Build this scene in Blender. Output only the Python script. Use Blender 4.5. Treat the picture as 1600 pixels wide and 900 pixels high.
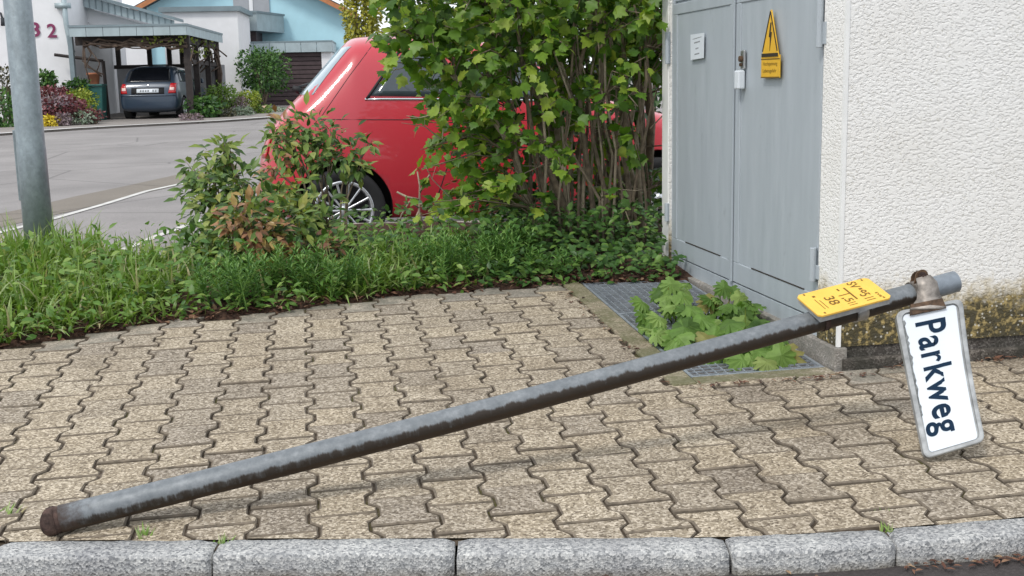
import bpy, bmesh, math, random
import numpy as np
from mathutils import Vector, Matrix, noise
from mathutils.bvhtree import BVHTree
R = random.Random(7)
NR = np.random.default_rng(11)
sc = bpy.context.scene
for o in list(bpy.data.objects): bpy.data.objects.remove(o)
COL = sc.collection
V = Vector

# ------------------------------------------------------------------ camera
CH = 1.16
FPX, PIT, ROL = 1824.5, 0.1754, -0.0215
_r = V((1, 0, 0)); CF = V((0, math.cos(PIT), -math.sin(PIT))); _u = V((0, math.sin(PIT), math.cos(PIT)))
CR = math.cos(ROL) * _r + math.sin(ROL) * _u
CU = -math.sin(ROL) * _r + math.cos(ROL) * _u
CP = V((0, 0, CH))
cam = bpy.data.cameras.new('camera')
cam.sensor_width = 36; cam.lens = 36 * FPX / 1600
cam.clip_start = 0.05; cam.clip_end = 3000
camo = bpy.data.objects.new('camera', cam); COL.objects.link(camo)
camo.matrix_world = Matrix(((CR.x, CU.x, -CF.x, CP.x), (CR.y, CU.y, -CF.y, CP.y), (CR.z, CU.z, -CF.z, CP.z), (0, 0, 0, 1)))
sc.camera = camo

# ------------------------------------------------------------------ sky and sun (overcast)
SUN_EL, SUN_AZ = math.radians(52), math.radians(215)     # azimuth clockwise from +Y: behind the camera, slightly left
w = bpy.data.worlds.new('World'); sc.world = w; w.use_nodes = True
nt = w.node_tree; nt.nodes.clear()
out = nt.nodes.new('ShaderNodeOutputWorld'); bg = nt.nodes.new('ShaderNodeBackground')
sky = nt.nodes.new('ShaderNodeTexSky'); sky.sky_type = 'NISHITA'; sky.sun_disc = False
sky.sun_elevation = SUN_EL; sky.sun_rotation = SUN_AZ
mx = nt.nodes.new('ShaderNodeMixRGB'); mx.inputs[0].default_value = 0.80
mx.inputs[2].default_value = (10.2, 10.6, 11.2, 1)          # even cloud cover over the clear sky
nt.links.new(sky.outputs[0], mx.inputs[1]); nt.links.new(mx.outputs[0], bg.inputs[0])
bg.inputs[1].default_value = 0.10
nt.links.new(bg.outputs[0], out.inputs[0])
sl = bpy.data.lights.new('sun', 'SUN'); sl.energy = 1.5; sl.angle = math.radians(11); sl.color = (1, .96, .9)
so = bpy.data.objects.new('sun', sl); COL.objects.link(so)
so.rotation_euler = V((math.sin(SUN_AZ) * math.cos(SUN_EL), math.cos(SUN_AZ) * math.cos(SUN_EL), math.sin(SUN_EL))).to_track_quat('Z', 'Y').to_euler()
sc.view_settings.view_transform = 'Standard'; sc.view_settings.look = 'None'
sc.view_settings.exposure = 0.42; sc.view_settings.gamma = 1

# ------------------------------------------------------------------ geometry helpers
def ray(px, py): return CF + CR * ((px - 800) / FPX) - CU * ((py - 450) / FPX)
def ondepth(px, py, d): return CP + ray(px, py) * d
def onplane(px, py, n, p):
    d = ray(px, py); n = V(n); return CP + d * ((V(p) - CP).dot(n) / d.dot(n))
SLP = 0.0429
PN = V((0, -SLP, 1)).normalized()
def pav(px, py): return onplane(px, py, (0, -SLP, 1), (0, 0, 0))
SST = 0.0115
def stz(y): return SST * (y - 8)
def street(px, py): return onplane(px, py, (0, -SST, 1), (0, 8, 0))
def project(p):
    q = V(p) - CP; z = q.dot(CF); return 800 + FPX * q.dot(CR) / z, 450 - FPX * q.dot(CU) / z, z

class MB:
    def __init__(s): s.v = []; s.f = []
    def add(s, vs, fs):
        b = len(s.v); s.v += [tuple(x) for x in vs]; s.f += [tuple(b + i for i in f) for f in fs]; return s
    def box(s, x0, x1, y0, y1, z0, z1, M=None):
        vs = [V((x, y, z)) for z in (z0, z1) for y in (y0, y1) for x in (x0, x1)]
        if M: vs = [M @ p for p in vs]
        return s.add(vs, [(0, 2, 3, 1), (4, 5, 7, 6), (0, 1, 5, 4), (2, 6, 7, 3), (0, 4, 6, 2), (1, 3, 7, 5)])
    def tube(s, pts, rad, n=8, cap=True):
        pts = [V(p) for p in pts]
        if not isinstance(rad, (list, tuple)): rad = [rad] * len(pts)
        vs = []; up = None
        for i, p in enumerate(pts):
            t = (pts[min(i + 1, len(pts) - 1)] - pts[max(i - 1, 0)])
            t = t.normalized() if t.length > 1e-9 else V((0, 0, 1))
            if up is None: up = V((0, 0, 1)) if abs(t.z) < .9 else V((1, 0, 0))
            a = t.cross(up)
            a = a.normalized() if a.length > 1e-6 else t.orthogonal().normalized()
            b = a.cross(t).normalized(); up = b
            for k in range(n):
                c = 2 * math.pi * k / n; vs.append(p + (a * math.cos(c) + b * math.sin(c)) * rad[i])
        fs = []
        for i in range(len(pts) - 1):
            for k in range(n):
                k2 = (k + 1) % n; fs.append((i * n + k, i * n + k2, (i + 1) * n + k2, (i + 1) * n + k))
        if cap: fs += [tuple(range(n)), tuple(reversed(range((len(pts) - 1) * n, len(pts) * n)))]
        return s.add(vs, fs)
    def lathe(s, prof, n=24, M=None, close=True):
        vs = []; m = len(prof)
        for k in range(n):
            c = 2 * math.pi * k / n
            for r, z in prof:
                p = V((r * math.cos(c), r * math.sin(c), z)); vs.append(M @ p if M else p)
        fs = []
        for k in range(n):
            k2 = (k + 1) % n
            for i in range(m - 1): fs.append((k * m + i, k2 * m + i, k2 * m + i + 1, k * m + i + 1))
        return s.add(vs, fs)
    def prism(s, poly, z0, z1, M=None):
        n = len(poly)
        vs = [V((x, y, z0)) for x, y in poly] + [V((x, y, z1)) for x, y in poly]
        if M: vs = [M @ p for p in vs]
        fs = [tuple(reversed(range(n))), tuple(range(n, 2 * n))] + [(i, (i + 1) % n, n + (i + 1) % n, n + i) for i in range(n)]
        return s.add(vs, fs)
    def build(s, name, m, parent=None, smooth=False, bevel=0, seg=2, M=None):
        me = bpy.data.meshes.new(name); me.from_pydata([tuple(M @ V(p)) for p in s.v] if M else s.v, [], s.f)
        bm = bmesh.new(); bm.from_mesh(me); bmesh.ops.recalc_face_normals(bm, faces=bm.faces); bm.to_mesh(me); bm.free()
        return link(name, me, m, parent, smooth, bevel, seg)

def wmat(o):
    m = o.matrix_basis.copy()
    if o.parent: m = wmat(o.parent) @ o.matrix_parent_inverse @ m
    return m
def adopt(c, p):
    c.parent = p; c.matrix_parent_inverse = wmat(p).inverted()
def link(name, me, m, parent=None, smooth=False, bevel=0, seg=2):
    o = bpy.data.objects.new(name, me); COL.objects.link(o)
    if m is not None and not me.materials: me.materials.append(m)
    if smooth: me.polygons.foreach_set('use_smooth', [True] * len(me.polygons))
    if parent: adopt(o, parent)
    if bevel:
        b = o.modifiers.new('bevel', 'BEVEL'); b.width = bevel; b.segments = seg; b.limit_method = 'ANGLE'; b.angle_limit = .6
    return o
def tag(o, label, cat, group=None):
    o['label'] = label; o['category'] = cat
    if group: o['group'] = group
    return o
def thing(name, loc, label, cat, group=None):
    o = bpy.data.objects.new(name, None); COL.objects.link(o); o.location = loc; o.empty_display_size = .1
    return tag(o, label, cat, group)
def structure(o): o['kind'] = 'structure'; return o
def stuff(o): o['kind'] = 'stuff'; return o

def tri_mesh(name, Vn, Fn):
    Vn = np.asarray(Vn, np.float32); Fn = np.asarray(Fn, np.int32)
    me = bpy.data.meshes.new(name)
    me.vertices.add(len(Vn)); me.vertices.foreach_set('co', Vn.ravel())
    me.loops.add(Fn.size); me.loops.foreach_set('vertex_index', Fn.ravel())
    me.polygons.add(len(Fn)); me.polygons.foreach_set('loop_start', np.arange(0, Fn.size, 3, dtype=np.int32))
    me.polygons.foreach_set('loop_total', np.full(len(Fn), 3, np.int32))
    me.update(calc_edges=True); me.validate()
    return me
def scatter(name, T, Ms, mt, parent=None, smooth=True):
    tv, tf = T; Ms = np.asarray(Ms); n = len(Ms)
    h = np.c_[tv, np.ones(len(tv))]
    P = np.einsum('nij,kj->nki', Ms, h)[:, :, :3].reshape(-1, 3)
    Fc = (tf[None] + (np.arange(n) * len(tv))[:, None, None]).reshape(-1, 3)
    return link(name, tri_mesh(name, P, Fc), mt, parent, smooth)
def lmat(p, d, nrm, s, sx=1.0):
    y = V(d).normalized(); z = V(nrm) - y * V(nrm).dot(y)
    z = z.normalized() if z.length > 1e-5 else y.orthogonal().normalized()
    x = y.cross(z)
    return np.array([[x.x * s * sx, y.x * s, z.x * s, p[0]], [x.y * s * sx, y.y * s, z.y * s, p[1]], [x.z * s * sx, y.z * s, z.z * s, p[2]], [0, 0, 0, 1.]])
def rv(a=1.0): return V((R.uniform(-a, a), R.uniform(-a, a), R.uniform(-a, a)))

# ------------------------------------------------------------------ materials
def nodes(name):
    m = bpy.data.materials.new(name); m.use_nodes = True
    return m, m.node_tree, m.node_tree.nodes['Principled BSDF']
def setb(b, rough=.6, metal=0, spec=.4, coat=0):
    b.inputs['Roughness'].default_value = rough; b.inputs['Metallic'].default_value = metal
    b.inputs['Specular IOR Level'].default_value = spec; b.inputs['Coat Weight'].default_value = coat; b.inputs['Coat Roughness'].default_value = .04
def NN(t, k, **kw):
    n = t.nodes.new(k)
    for a, v in kw.items(): setattr(n, a, v)
    return n
def coords(t, kind='pos', scale=(1, 1, 1)):
    mp = NN(t, 'ShaderNodeMapping'); mp.inputs['Scale'].default_value = scale
    if kind == 'pos': t.links.new(NN(t, 'ShaderNodeNewGeometry').outputs['Position'], mp.inputs[0])
    else: t.links.new(NN(t, 'ShaderNodeTexCoord').outputs['Object'], mp.inputs[0])
    return mp.outputs[0]
def noise_n(t, co, scale, detail=4, rough=.6):
    n = NN(t, 'ShaderNodeTexNoise'); n.inputs['Scale'].default_value = scale; n.inputs['Detail'].default_value = detail
    n.inputs['Roughness'].default_value = rough; t.links.new(co, n.inputs[0]); return n.outputs[0]
def ramp(t, fac, stops):
    r = NN(t, 'ShaderNodeValToRGB'); e = r.color_ramp.elements
    e[0].position, e[1].position = stops[0][0], stops[-1][0]
    e[0].color, e[1].color = (*stops[0][1], 1), (*stops[-1][1], 1)
    for p, c in stops[1:-1]:
        k = e.new(p); k.color = (*c, 1)
    t.links.new(fac, r.inputs[0]); return r.outputs[0]
def mix(t, fac, a, b, mode='MIX'):
    m = NN(t, 'ShaderNodeMixRGB', blend_type=mode)
    for i, x in ((0, fac), (1, a), (2, b)):
        if isinstance(x, (int, float)): m.inputs[i].default_value = x
        elif isinstance(x, tuple): m.inputs[i].default_value = (*x, 1)
        else: t.links.new(x, m.inputs[i])
    return m.outputs[0]
def bump(t, b, h, strength=.5, dist=.01):
    n = NN(t, 'ShaderNodeBump'); n.inputs['Strength'].default_value = strength; n.inputs['Distance'].default_value = dist
    t.links.new(h, n.inputs['Height']); t.links.new(n.outputs[0], b.inputs['Normal']); return n
def math_n(t, op, a, b=None):
    m = NN(t, 'ShaderNodeMath', operation=op)
    for i, x in ((0, a), (1, b)):
        if x is None: continue
        if isinstance(x, (int, float)): m.inputs[i].default_value = x
        else: t.links.new(x, m.inputs[i])
    return m.outputs[0]
def simple(name, c, rough=.6, metal=0, spec=.4, var=.15, vs=6, bs=0, bscale=60, coat=0, kind='pos'):
    m, t, b = nodes(name); setb(b, rough, metal, spec, coat)
    co = coords(t, kind); n = noise_n(t, co, vs)
    lo = tuple(x * (1 - var) for x in c); hi = tuple(min(1, x * (1 + var)) for x in c)
    t.links.new(ramp(t, n, [(.3, lo), (.7, hi)]), b.inputs['Base Color'])
    if bs: bump(t, b, noise_n(t, co, bscale, 3), bs, .004)
    return m
def leafmat(name, stops, rough=.45, trans=.3, spec=.35):
    m, t, b = nodes(name); setb(b, rough, 0, spec)
    g = NN(t, 'ShaderNodeNewGeometry'); oi = NN(t, 'ShaderNodeObjectInfo')
    f = math_n(t, 'FRACT', math_n(t, 'ADD', g.outputs['Random Per Island'], oi.outputs['Random']))
    c = ramp(t, f, stops)
    n = noise_n(t, coords(t), 30, 2)
    c = mix(t, 1.0, c, ramp(t, n, [(.3, (.8, .8, .8)), (.7, (1.15, 1.15, 1.15))]), 'MULTIPLY')
    t.links.new(c, b.inputs['Base Color'])
    tr = NN(t, 'ShaderNodeBsdfTranslucent'); t.links.new(mix(t, 1.0, c, (1.3, 1.4, .7), 'MULTIPLY'), tr.inputs[0])
    ms = NN(t, 'ShaderNodeMixShader'); ms.inputs[0].default_value = trans
    o = t.nodes['Material Output']
    t.links.new(b.outputs[0], ms.inputs[1]); t.links.new(tr.outputs[0], ms.inputs[2]); t.links.new(ms.outputs[0], o.inputs[0])
    return m

def stone_mat(name, base, dark, light, dirt=None):
    # washed concrete paving: light and dark aggregate grains, tint per stone, soft stains
    m, t, b = nodes(name); setb(b, .85, 0, .25)
    co = coords(t)
    vo = NN(t, 'ShaderNodeTexVoronoi'); vo.inputs['Scale'].default_value = 170; t.links.new(co, vo.inputs[0])
    sep = NN(t, 'ShaderNodeSeparateColor'); t.links.new(vo.outputs['Color'], sep.inputs[0])
    g = ramp(t, sep.outputs[0], [(.0, dark), (.25, tuple(x * .8 for x in base)), (.55, base), (.85, light), (1, tuple(min(1, x * 1.25) for x in light))])
    oi = NN(t, 'ShaderNodeObjectInfo'); gg = NN(t, 'ShaderNodeNewGeometry')
    f = math_n(t, 'FRACT', math_n(t, 'ADD', oi.outputs['Random'], gg.outputs['Random Per Island']))
    tint = ramp(t, f, [(0, (.84, .82, .82)), (.35, (1.0, .97, .93)), (.7, (1.05, 1.0, .92)), (1, (1.14, 1.11, 1.06))])
    c = mix(t, 1, g, tint, 'MULTIPLY')
    st = noise_n(t, co, 2.2, 5, .65)
    c = mix(t, 1, c, ramp(t, st, [(.28, (.74, .72, .70)), (.5, (1, 1, 1)), (.75, (1.06, 1.05, 1.02))]), 'MULTIPLY')
    if dirt:
        dn = noise_n(t, co, 7, 5, .7)
        c = mix(t, ramp(t, dn, [(.35, (0, 0, 0)), (.6, (.85, .85, .85))]), c, dirt)
    t.links.new(c, b.inputs['Base Color'])
    bump(t, b, math_n(t, 'ADD', vo.outputs['Distance'], noise_n(t, co, 60, 3)), .55, .004)
    return m

M_PAVER = stone_mat('paver', (.305, .262, .200), (.12, .097, .072), (.465, .415, .34))
M_PAVER_D = stone_mat('paver_dirty', (.35, .31, .26), (.14, .12, .10), (.46, .42, .36), (.17, .16, .13))
def jointmat():
    m, t, b = nodes('joint_sand'); setb(b, .95, 0, .1); co = coords(t)
    c = ramp(t, noise_n(t, co, 30, 4), [(.3, (.035, .027, .019)), (.55, (.075, .058, .042)), (.75, (.15, .12, .09))])
    c = mix(t, ramp(t, noise_n(t, co, 3.5, 5, .7), [(.55, (0, 0, 0)), (.68, (.8, .8, .8))]), c, (.085, .085, .02))
    t.links.new(c, b.inputs['Base Color']); return m
M_JOINT = jointmat()
M_CONC = stone_mat('concrete_edging', (.30, .26, .20), (.18, .15, .11), (.40, .36, .30), (.12, .12, .06))

def granite():
    m, t, b = nodes('granite'); setb(b, .75, 0, .35)
    co = coords(t)
    vo = NN(t, 'ShaderNodeTexVoronoi'); vo.inputs['Scale'].default_value = 190; t.links.new(co, vo.inputs[0])
    sep = NN(t, 'ShaderNodeSeparateColor'); t.links.new(vo.outputs['Color'], sep.inputs[0])
    g = ramp(t, sep.outputs[0], [(0, (.17, .175, .18)), (.25, (.275, .28, .285)), (.5, (.385, .388, .385)), (.8, (.485, .482, .47)), (1, (.58, .575, .555))])
    n = noise_n(t, co, 5, 5, .7)
    g = mix(t, 1, g, ramp(t, n, [(.3, (.62, .62, .64)), (.65, (1.08, 1.08, 1.06))]), 'MULTIPLY')
    sx = NN(t, 'ShaderNodeSeparateXYZ'); t.links.new(NN(t, 'ShaderNodeNewGeometry').outputs['Position'], sx.inputs[0])
    lo = math_n(t, 'SUBTRACT', 1.0, math_n(t, 'MULTIPLY', math_n(t, 'SUBTRACT', sx.outputs[2], .058), 28.0))
    lo = math_n(t, 'MULTIPLY', lo, math_n(t, 'ADD', noise_n(t, co, 18, 4), .15))
    g = mix(t, ramp(t, lo, [(.25, (0, 0, 0)), (.8, (.75, .75, .75))]), g, (.13, .105, .07))
    t.links.new(g, b.inputs['Base Color'])
    bump(t, b, math_n(t, 'ADD', noise_n(t, co, 40, 5, .7), math_n(t, 'MULTIPLY', vo.outputs['Distance'], .5)), .6, .008)
    return m
M_GRANITE = granite()

def asphalt(name, c, big=(.85, 1.1)):
    m, t, b = nodes(name); setb(b, .85, 0, .3)
    co = coords(t); n = noise_n(t, co, 120, 3, .7); n2 = noise_n(t, co, .7, 5, .6)
    g = ramp(t, n, [(.3, tuple(x * .7 for x in c)), (.55, c), (.75, tuple(x * 1.4 for x in c))])
    g = mix(t, 1, g, ramp(t, n2, [(.3, (big[0],) * 3), (.7, (big[1],) * 3)]), 'MULTIPLY')
    vo = NN(t, 'ShaderNodeTexVoronoi', feature='DISTANCE_TO_EDGE'); vo.inputs['Scale'].default_value = .35
    t.links.new(co, vo.inputs[0])
    crack = ramp(t, vo.outputs['Distance'], [(.0, (1, 1, 1)), (.010, (0, 0, 0))])
    g = mix(t, math_n(t, 'MULTIPLY', crack, .65), g, tuple(x * .35 for x in c))
    t.links.new(g, b.inputs['Base Color']); bump(t, b, n, .5, .004)
    return m
M_ROAD = asphalt('asphalt_front', (.06, .052, .05))
M_STREET = asphalt('asphalt_street', (.265, .248, .238), (.80, 1.12))
M_GUTTER = asphalt('gutter_paving', (.20, .175, .145))
M_WALK = asphalt('far_pavement', (.27, .245, .225))
M_LINEF = simple('far_kerb_pale', (.60, .59, .57), .8, var=.12, vs=5)
M_LINE = simple('pale_kerb', (.52, .51, .48), .8, var=.15, vs=9, bs=.3)
M_GROUND = simple('ground_earth', (.10, .12, .06), .95, var=.3, vs=.3)
def soilmat():
    m, t, b = nodes('soil'); setb(b, .95, 0, .2)
    co = coords(t); n = noise_n(t, co, 40, 5, .7)
    t.links.new(ramp(t, n, [(.3, (.02, .013, .010)), (.5, (.06, .033, .023)), (.7, (.13, .075, .05))]), b.inputs['Base Color'])
    bump(t, b, n, 1, .02); return m
M_SOIL = soilmat()

def stucco():
    m, t, b = nodes('stucco_wall'); setb(b, .9, 0, .2)
    co = coords(t, 'pos', (1, 1, 1.6))
    n1 = noise_n(t, co, 72, 3, .5); n2 = noise_n(t, co, 130, 3, .6)
    v = NN(t, 'ShaderNodeTexVoronoi', feature='SMOOTH_F1'); v.inputs['Scale'].default_value = 75; t.links.new(co, v.inputs[0])
    hgt = math_n(t, 'ADD', ramp(t, n1, [(.38, (0, 0, 0)), (.52, (1, 1, 1))]), math_n(t, 'MULTIPLY', n2, .5))
    sx = NN(t, 'ShaderNodeSeparateXYZ'); t.links.new(NN(t, 'ShaderNodeNewGeometry').outputs['Position'], sx.inputs[0])
    z = sx.outputs[2]
    base = mix(t, ramp(t, n1, [(.3, (.5, .5, .5)), (.46, (0, 0, 0))]), (.82, .81, .785), (.74, .73, .705))
    base = mix(t, 1, base, ramp(t, noise_n(t, co, 2.0, 4), [(.3, (.95, .94, .92)), (.7, (1.02, 1.02, 1.02))]), 'MULTIPLY')
    # damp splash zone: yellow lichen above, black algae below
    nb = noise_n(t, coords(t), 4, 6, .8); nl = noise_n(t, coords(t), 45, 3)
    hz = math_n(t, 'ADD', z, math_n(t, 'MULTIPLY', math_n(t, 'SUBTRACT', nb, .5), .42))
    yel = math_n(t, 'MULTIPLY', ramp(t, hz, [(.37, (1, 1, 1)), (.48, (0, 0, 0))]), ramp(t, nl, [(.3, (.45, .45, .45)), (.55, (1, 1, 1))]))
    xs = sx.outputs[0]
    c = mix(t, math_n(t, 'MULTIPLY', yel, .84), base, (.36, .245, .03))
    blk = math_n(t, 'MULTIPLY', ramp(t, hz, [(.345, (1, 1, 1)), (.43, (0, 0, 0))]), ramp(t, nl, [(.50, (1, 1, 1)), (.66, (.10, .10, .10))]))
    c = mix(t, math_n(t, 'MULTIPLY', blk, .93), c, (.045, .04, .022))
    v2 = NN(t, 'ShaderNodeTexVoronoi'); v2.inputs['Scale'].default_value = 55; t.links.new(coords(t), v2.inputs[0])
    spk = math_n(t, 'MULTIPLY', ramp(t, v2.outputs['Distance'], [(.16, (1, 1, 1)), (.26, (0, 0, 0))]), ramp(t, noise_n(t, coords(t), 20, 2), [(.45, (0, 0, 0)), (.55, (.75, .75, .75))]))
    c = mix(t, spk, c, (.62, .60, .54))
    t.links.new(c, b.inputs['Base Color']); bump(t, b, hgt, .5, .0055)
    return m
M_STUCCO = stucco()
M_BEAD = simple('corner_bead', (.80, .80, .78), .5, var=.06)
M_PLINTH = stone_mat('plinth_concrete', (.36, .34, .31), (.24, .22, .20), (.45, .43, .40), (.20, .19, .17))
M_PLINTHD = stone_mat('plinth_dark', (.11, .10, .095), (.05, .045, .04), (.2, .19, .18), (.04, .038, .03))

def doormat():
    m, t, b = nodes('door_grey_paint'); setb(b, .42, 0, .4)
    co = coords(t); st = noise_n(t, coords(t, 'pos', (9, 9, 1.1)), 2.2, 5, .65)
    c = ramp(t, st, [(.3, (.36, .40, .43)), (.5, (.385, .425, .455)), (.72, (.415, .455, .485))])
    n = noise_n(t, coords(t, 'pos', (1, 1, .45)), 16, 5, .7)
    c = mix(t, ramp(t, n, [(.62, (0, 0, 0)), (.74, (.35, .35, .35))]), c, (.22, .23, .25))
    t.links.new(c, b.inputs['Base Color']); bump(t, b, noise_n(t, co, 8, 3), .08, .004)
    t.links.new(ramp(t, st, [(.3, (.32,) * 3), (.7, (.5,) * 3)]), b.inputs['Roughness'])
    return m
M_DOOR = doormat()
M_STEEL = simple('bare_steel', (.42, .42, .42), .4, .9, var=.2, vs=40)
M_YEL = simple('yellow_sign', (.72, .42, .035), .45, var=.07, vs=20)
M_YEL2 = simple('yellow_plate', (.82, .50, .085), .38, var=.06, vs=15)
M_BLACK = simple('black_print', (.03, .022, .012), .6, var=.1)
M_BROWNPRINT = simple('brown_print', (.16, .09, .01), .6, var=.1)
M_WHITE = simple('white_print', (.66, .70, .735), .45, var=.03)
M_NAVY = simple('navy_print', (.008, .024, .050), .8, 0, .15, var=.15)
M_GREYPRINT = simple('grey_print', (.25, .26, .27), .6, var=.1)

def galv(name, c, spang=60):
    m, t, b = nodes(name); setb(b, .5, .35, .4)
    co = coords(t); v = NN(t, 'ShaderNodeTexVoronoi'); v.inputs['Scale'].default_value = spang; t.links.new(co, v.inputs[0])
    sp = NN(t, 'ShaderNodeSeparateColor'); t.links.new(v.outputs['Color'], sp.inputs[0])
    n = noise_n(t, coords(t, 'pos', (1, 1, .6)), 22, 5, .7)
    a = ramp(t, n, [(.32, tuple(x * .82 for x in c)), (.5, c), (.68, tuple(x * 1.17 for x in c))])
    a = mix(t, 1, a, ramp(t, sp.outputs[0], [(0, (.93,) * 3), (1, (1.07,) * 3)]), 'MULTIPLY')
    t.links.new(a, b.inputs['Base Color']); bump(t, b, n, .12, .003)
    return m
M_GALV = galv('galvanised_steel', (.245, .285, .305))

def polemat():
    # weathered zinc; brown underside mixes old dirt streaks with a painted dark reflection
    m, t, b = nodes('weathered_pole'); setb(b, .5, .3, .4)
    co = coords(t, 'obj')
    sx = NN(t, 'ShaderNodeSeparateXYZ'); t.links.new(co, sx.inputs[0])
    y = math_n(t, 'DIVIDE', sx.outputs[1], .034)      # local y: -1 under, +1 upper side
    n = noise_n(t, coords(t, 'obj', (9, 9, 9)), 4, 5, .7)
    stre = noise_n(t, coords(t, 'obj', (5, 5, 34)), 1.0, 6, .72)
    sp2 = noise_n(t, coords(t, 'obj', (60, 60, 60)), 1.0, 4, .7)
    c = ramp(t, n, [(.3, (.13, .145, .155)), (.5, (.18, .195, .205)), (.7, (.25, .265, .275))])
    zz = math_n(t, 'MULTIPLY', math_n(t, 'SUBTRACT', sx.outputs[2], .30), .11)      # darker towards the top end
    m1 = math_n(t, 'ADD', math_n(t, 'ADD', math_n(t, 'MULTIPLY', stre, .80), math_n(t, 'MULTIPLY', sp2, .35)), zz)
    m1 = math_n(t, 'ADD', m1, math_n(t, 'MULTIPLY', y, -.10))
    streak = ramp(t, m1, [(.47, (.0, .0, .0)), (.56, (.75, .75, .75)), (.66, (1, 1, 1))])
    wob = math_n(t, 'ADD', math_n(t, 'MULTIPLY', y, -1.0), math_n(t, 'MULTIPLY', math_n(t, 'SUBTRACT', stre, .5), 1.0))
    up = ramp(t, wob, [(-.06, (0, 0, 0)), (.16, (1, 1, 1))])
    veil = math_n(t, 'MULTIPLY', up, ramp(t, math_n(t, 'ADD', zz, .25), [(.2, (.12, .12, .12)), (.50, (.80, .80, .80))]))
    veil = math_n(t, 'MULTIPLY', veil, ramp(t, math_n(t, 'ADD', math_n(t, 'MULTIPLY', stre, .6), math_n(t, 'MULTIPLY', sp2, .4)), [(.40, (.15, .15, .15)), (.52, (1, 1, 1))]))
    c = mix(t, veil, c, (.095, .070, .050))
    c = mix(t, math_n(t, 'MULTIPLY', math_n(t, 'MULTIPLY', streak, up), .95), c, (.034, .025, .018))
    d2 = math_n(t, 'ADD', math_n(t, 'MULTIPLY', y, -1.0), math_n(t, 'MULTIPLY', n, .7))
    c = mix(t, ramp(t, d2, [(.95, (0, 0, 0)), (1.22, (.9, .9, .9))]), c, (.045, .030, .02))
    ft = ramp(t, math_n(t, 'ADD', sx.outputs[2], math_n(t, 'MULTIPLY', math_n(t, 'SUBTRACT', n, .5), .22)), [(.02, (.85, .85, .85)), (.09, (0, 0, 0))])
    c = mix(t, ft, c, (.085, .055, .042))
    t.links.new(c, b.inputs['Base Color']); bump(t, b, n, .25, .003)
    return m
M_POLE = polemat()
M_POLEC = galv('weathered_zinc', (.22, .25, .28))
M_RUST = simple('rust', (.060, .037, .030), .9, var=.7, vs=45, bs=.7, bscale=120)
M_CLAMP = simple('stained_clamp', (.28, .25, .22), .5, .3, var=.55, vs=28)
M_CLAMPD = simple('rusty_clamp', (.10, .06, .035), .7, .2, var=.6, vs=50, bs=.4)
M_CHIP = simple('chipped_coating', (.16, .17, .17), .7, var=.5, vs=60)
M_SIGNRIM = simple('sign_rim_grey', (.33, .34, .34), .5, .2, var=.35, vs=22)

# ------------------------------------------------------------------ ground, roads
def sheet(name, pts, mt, grid=None):
    me = bpy.data.meshes.new(name); me.from_pydata([tuple(p) for p in pts], [], [tuple(range(len(pts)))])
    o = link(name, me, mt); return structure(o)
g = sheet('ground', [(-1500, -1500, -.45), (1500, -1500, -.45), (1500, 1500, -.45), (-1500, 1500, -.45)], M_GROUND)
KT = .112
KPT = [(-4.6, 2.66), (-1.38, 2.632), (-1.226, 2.627), (-.707, 2.610), (-.144, 2.589), (.20, 2.572), (.474, 2.564), (.66, 2.570), (.856, 2.590), (1.206, 2.640), (1.7, 2.74), (2.6, 3.0)]
def kerb_y(x):
    for (x0, y0), (x1, y1) in zip(KPT, KPT[1:]):
        if x <= x1: return y0 + (y1 - y0) * (x - x0) / (x1 - x0)
    return 3.0
sheet('front_road', [(-60, -30, .050), (60, -30, .050), (60, 2.60, .056), (-60, 2.60, .056)], M_ROAD)
sheet('street', [(-70, 5.6, stz(5.6)), (60, 5.6, stz(5.6)), (60, 130, stz(130)), (-70, 130, stz(130))], M_STREET)
sheet('street_corner', [(-70, 2.61, .045), (-4.6, 2.61, .045), (-4.6, 5.59, -.028), (-70, 5.59, -.028)], M_STREET)

# pavement bed with its stones
pv = MB()
nx, ny = 40, 14
for j in range(ny + 1):
    for i in range(nx + 1):
        x = -4.6 + i * 8.6 / nx; y = 2.56 + j * (5.6 - 2.56) / ny
        pv.v.append((x, y, SLP * y - .0065))
for j in range(ny):
    for i in range(nx):
        a = j * (nx + 1) + i; pv.f.append((a, a + 1, a + nx + 2, a + nx + 1))
pavement = structure(pv.build('pavement', M_JOINT))

BORDER = [(-4.6, 3.7), (-2.6, 4.05), (-1.973, 4.40), (-1.773, 4.52), (-1.488, 4.74), (-1.008, 4.87), (-.837, 4.99), (-.46, 5.15), (.148, 5.30), (.26, 5.33)]
def border(x):
    for (x0, y0), (x1, y1) in zip(BORDER, BORDER[1:]):
        if x <= x1: return y0 + (y1 - y0) * (x - x0) / (x1 - x0)
    return 5.33
BC = pav(1308, 577)                                    # building corner on the ground
BY = -.179
D1 = V((math.sin(BY), math.cos(BY), 0)); D2 = V((math.cos(BY), -math.sin(BY), 0))
def bl(p): q = V(p) - BC; return q.dot(D1), q.dot(D2)  # along the cabinet side, along the rendered wall
GRW = .515                                             # width of the light-well grating
pa, pb, pyaw = .14595, .17092, .1702
A3 = V((math.cos(pyaw), math.sin(pyaw), 0)); B3 = V((-math.sin(pyaw), math.cos(pyaw), 0))
def onslope(v): return V((v.x, v.y, SLP * v.y))
A3s = onslope(A3).normalized(); B3s = PN.cross(A3s)
PO = V((-.6141, 2.9646, 0))
dl = .0124
def outline(gap):
    W_, N_, L_ = pa / 2 + dl - gap, pa / 2 - dl - gap, pb / 2 - gap
    h = [(W_, -L_), (W_, -.335 * pb), (N_, -.175 * pb), (N_, .175 * pb), (W_, .335 * pb), (W_, L_)]
    return h + [(-x, y) for x, y in reversed(h)]
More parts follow.
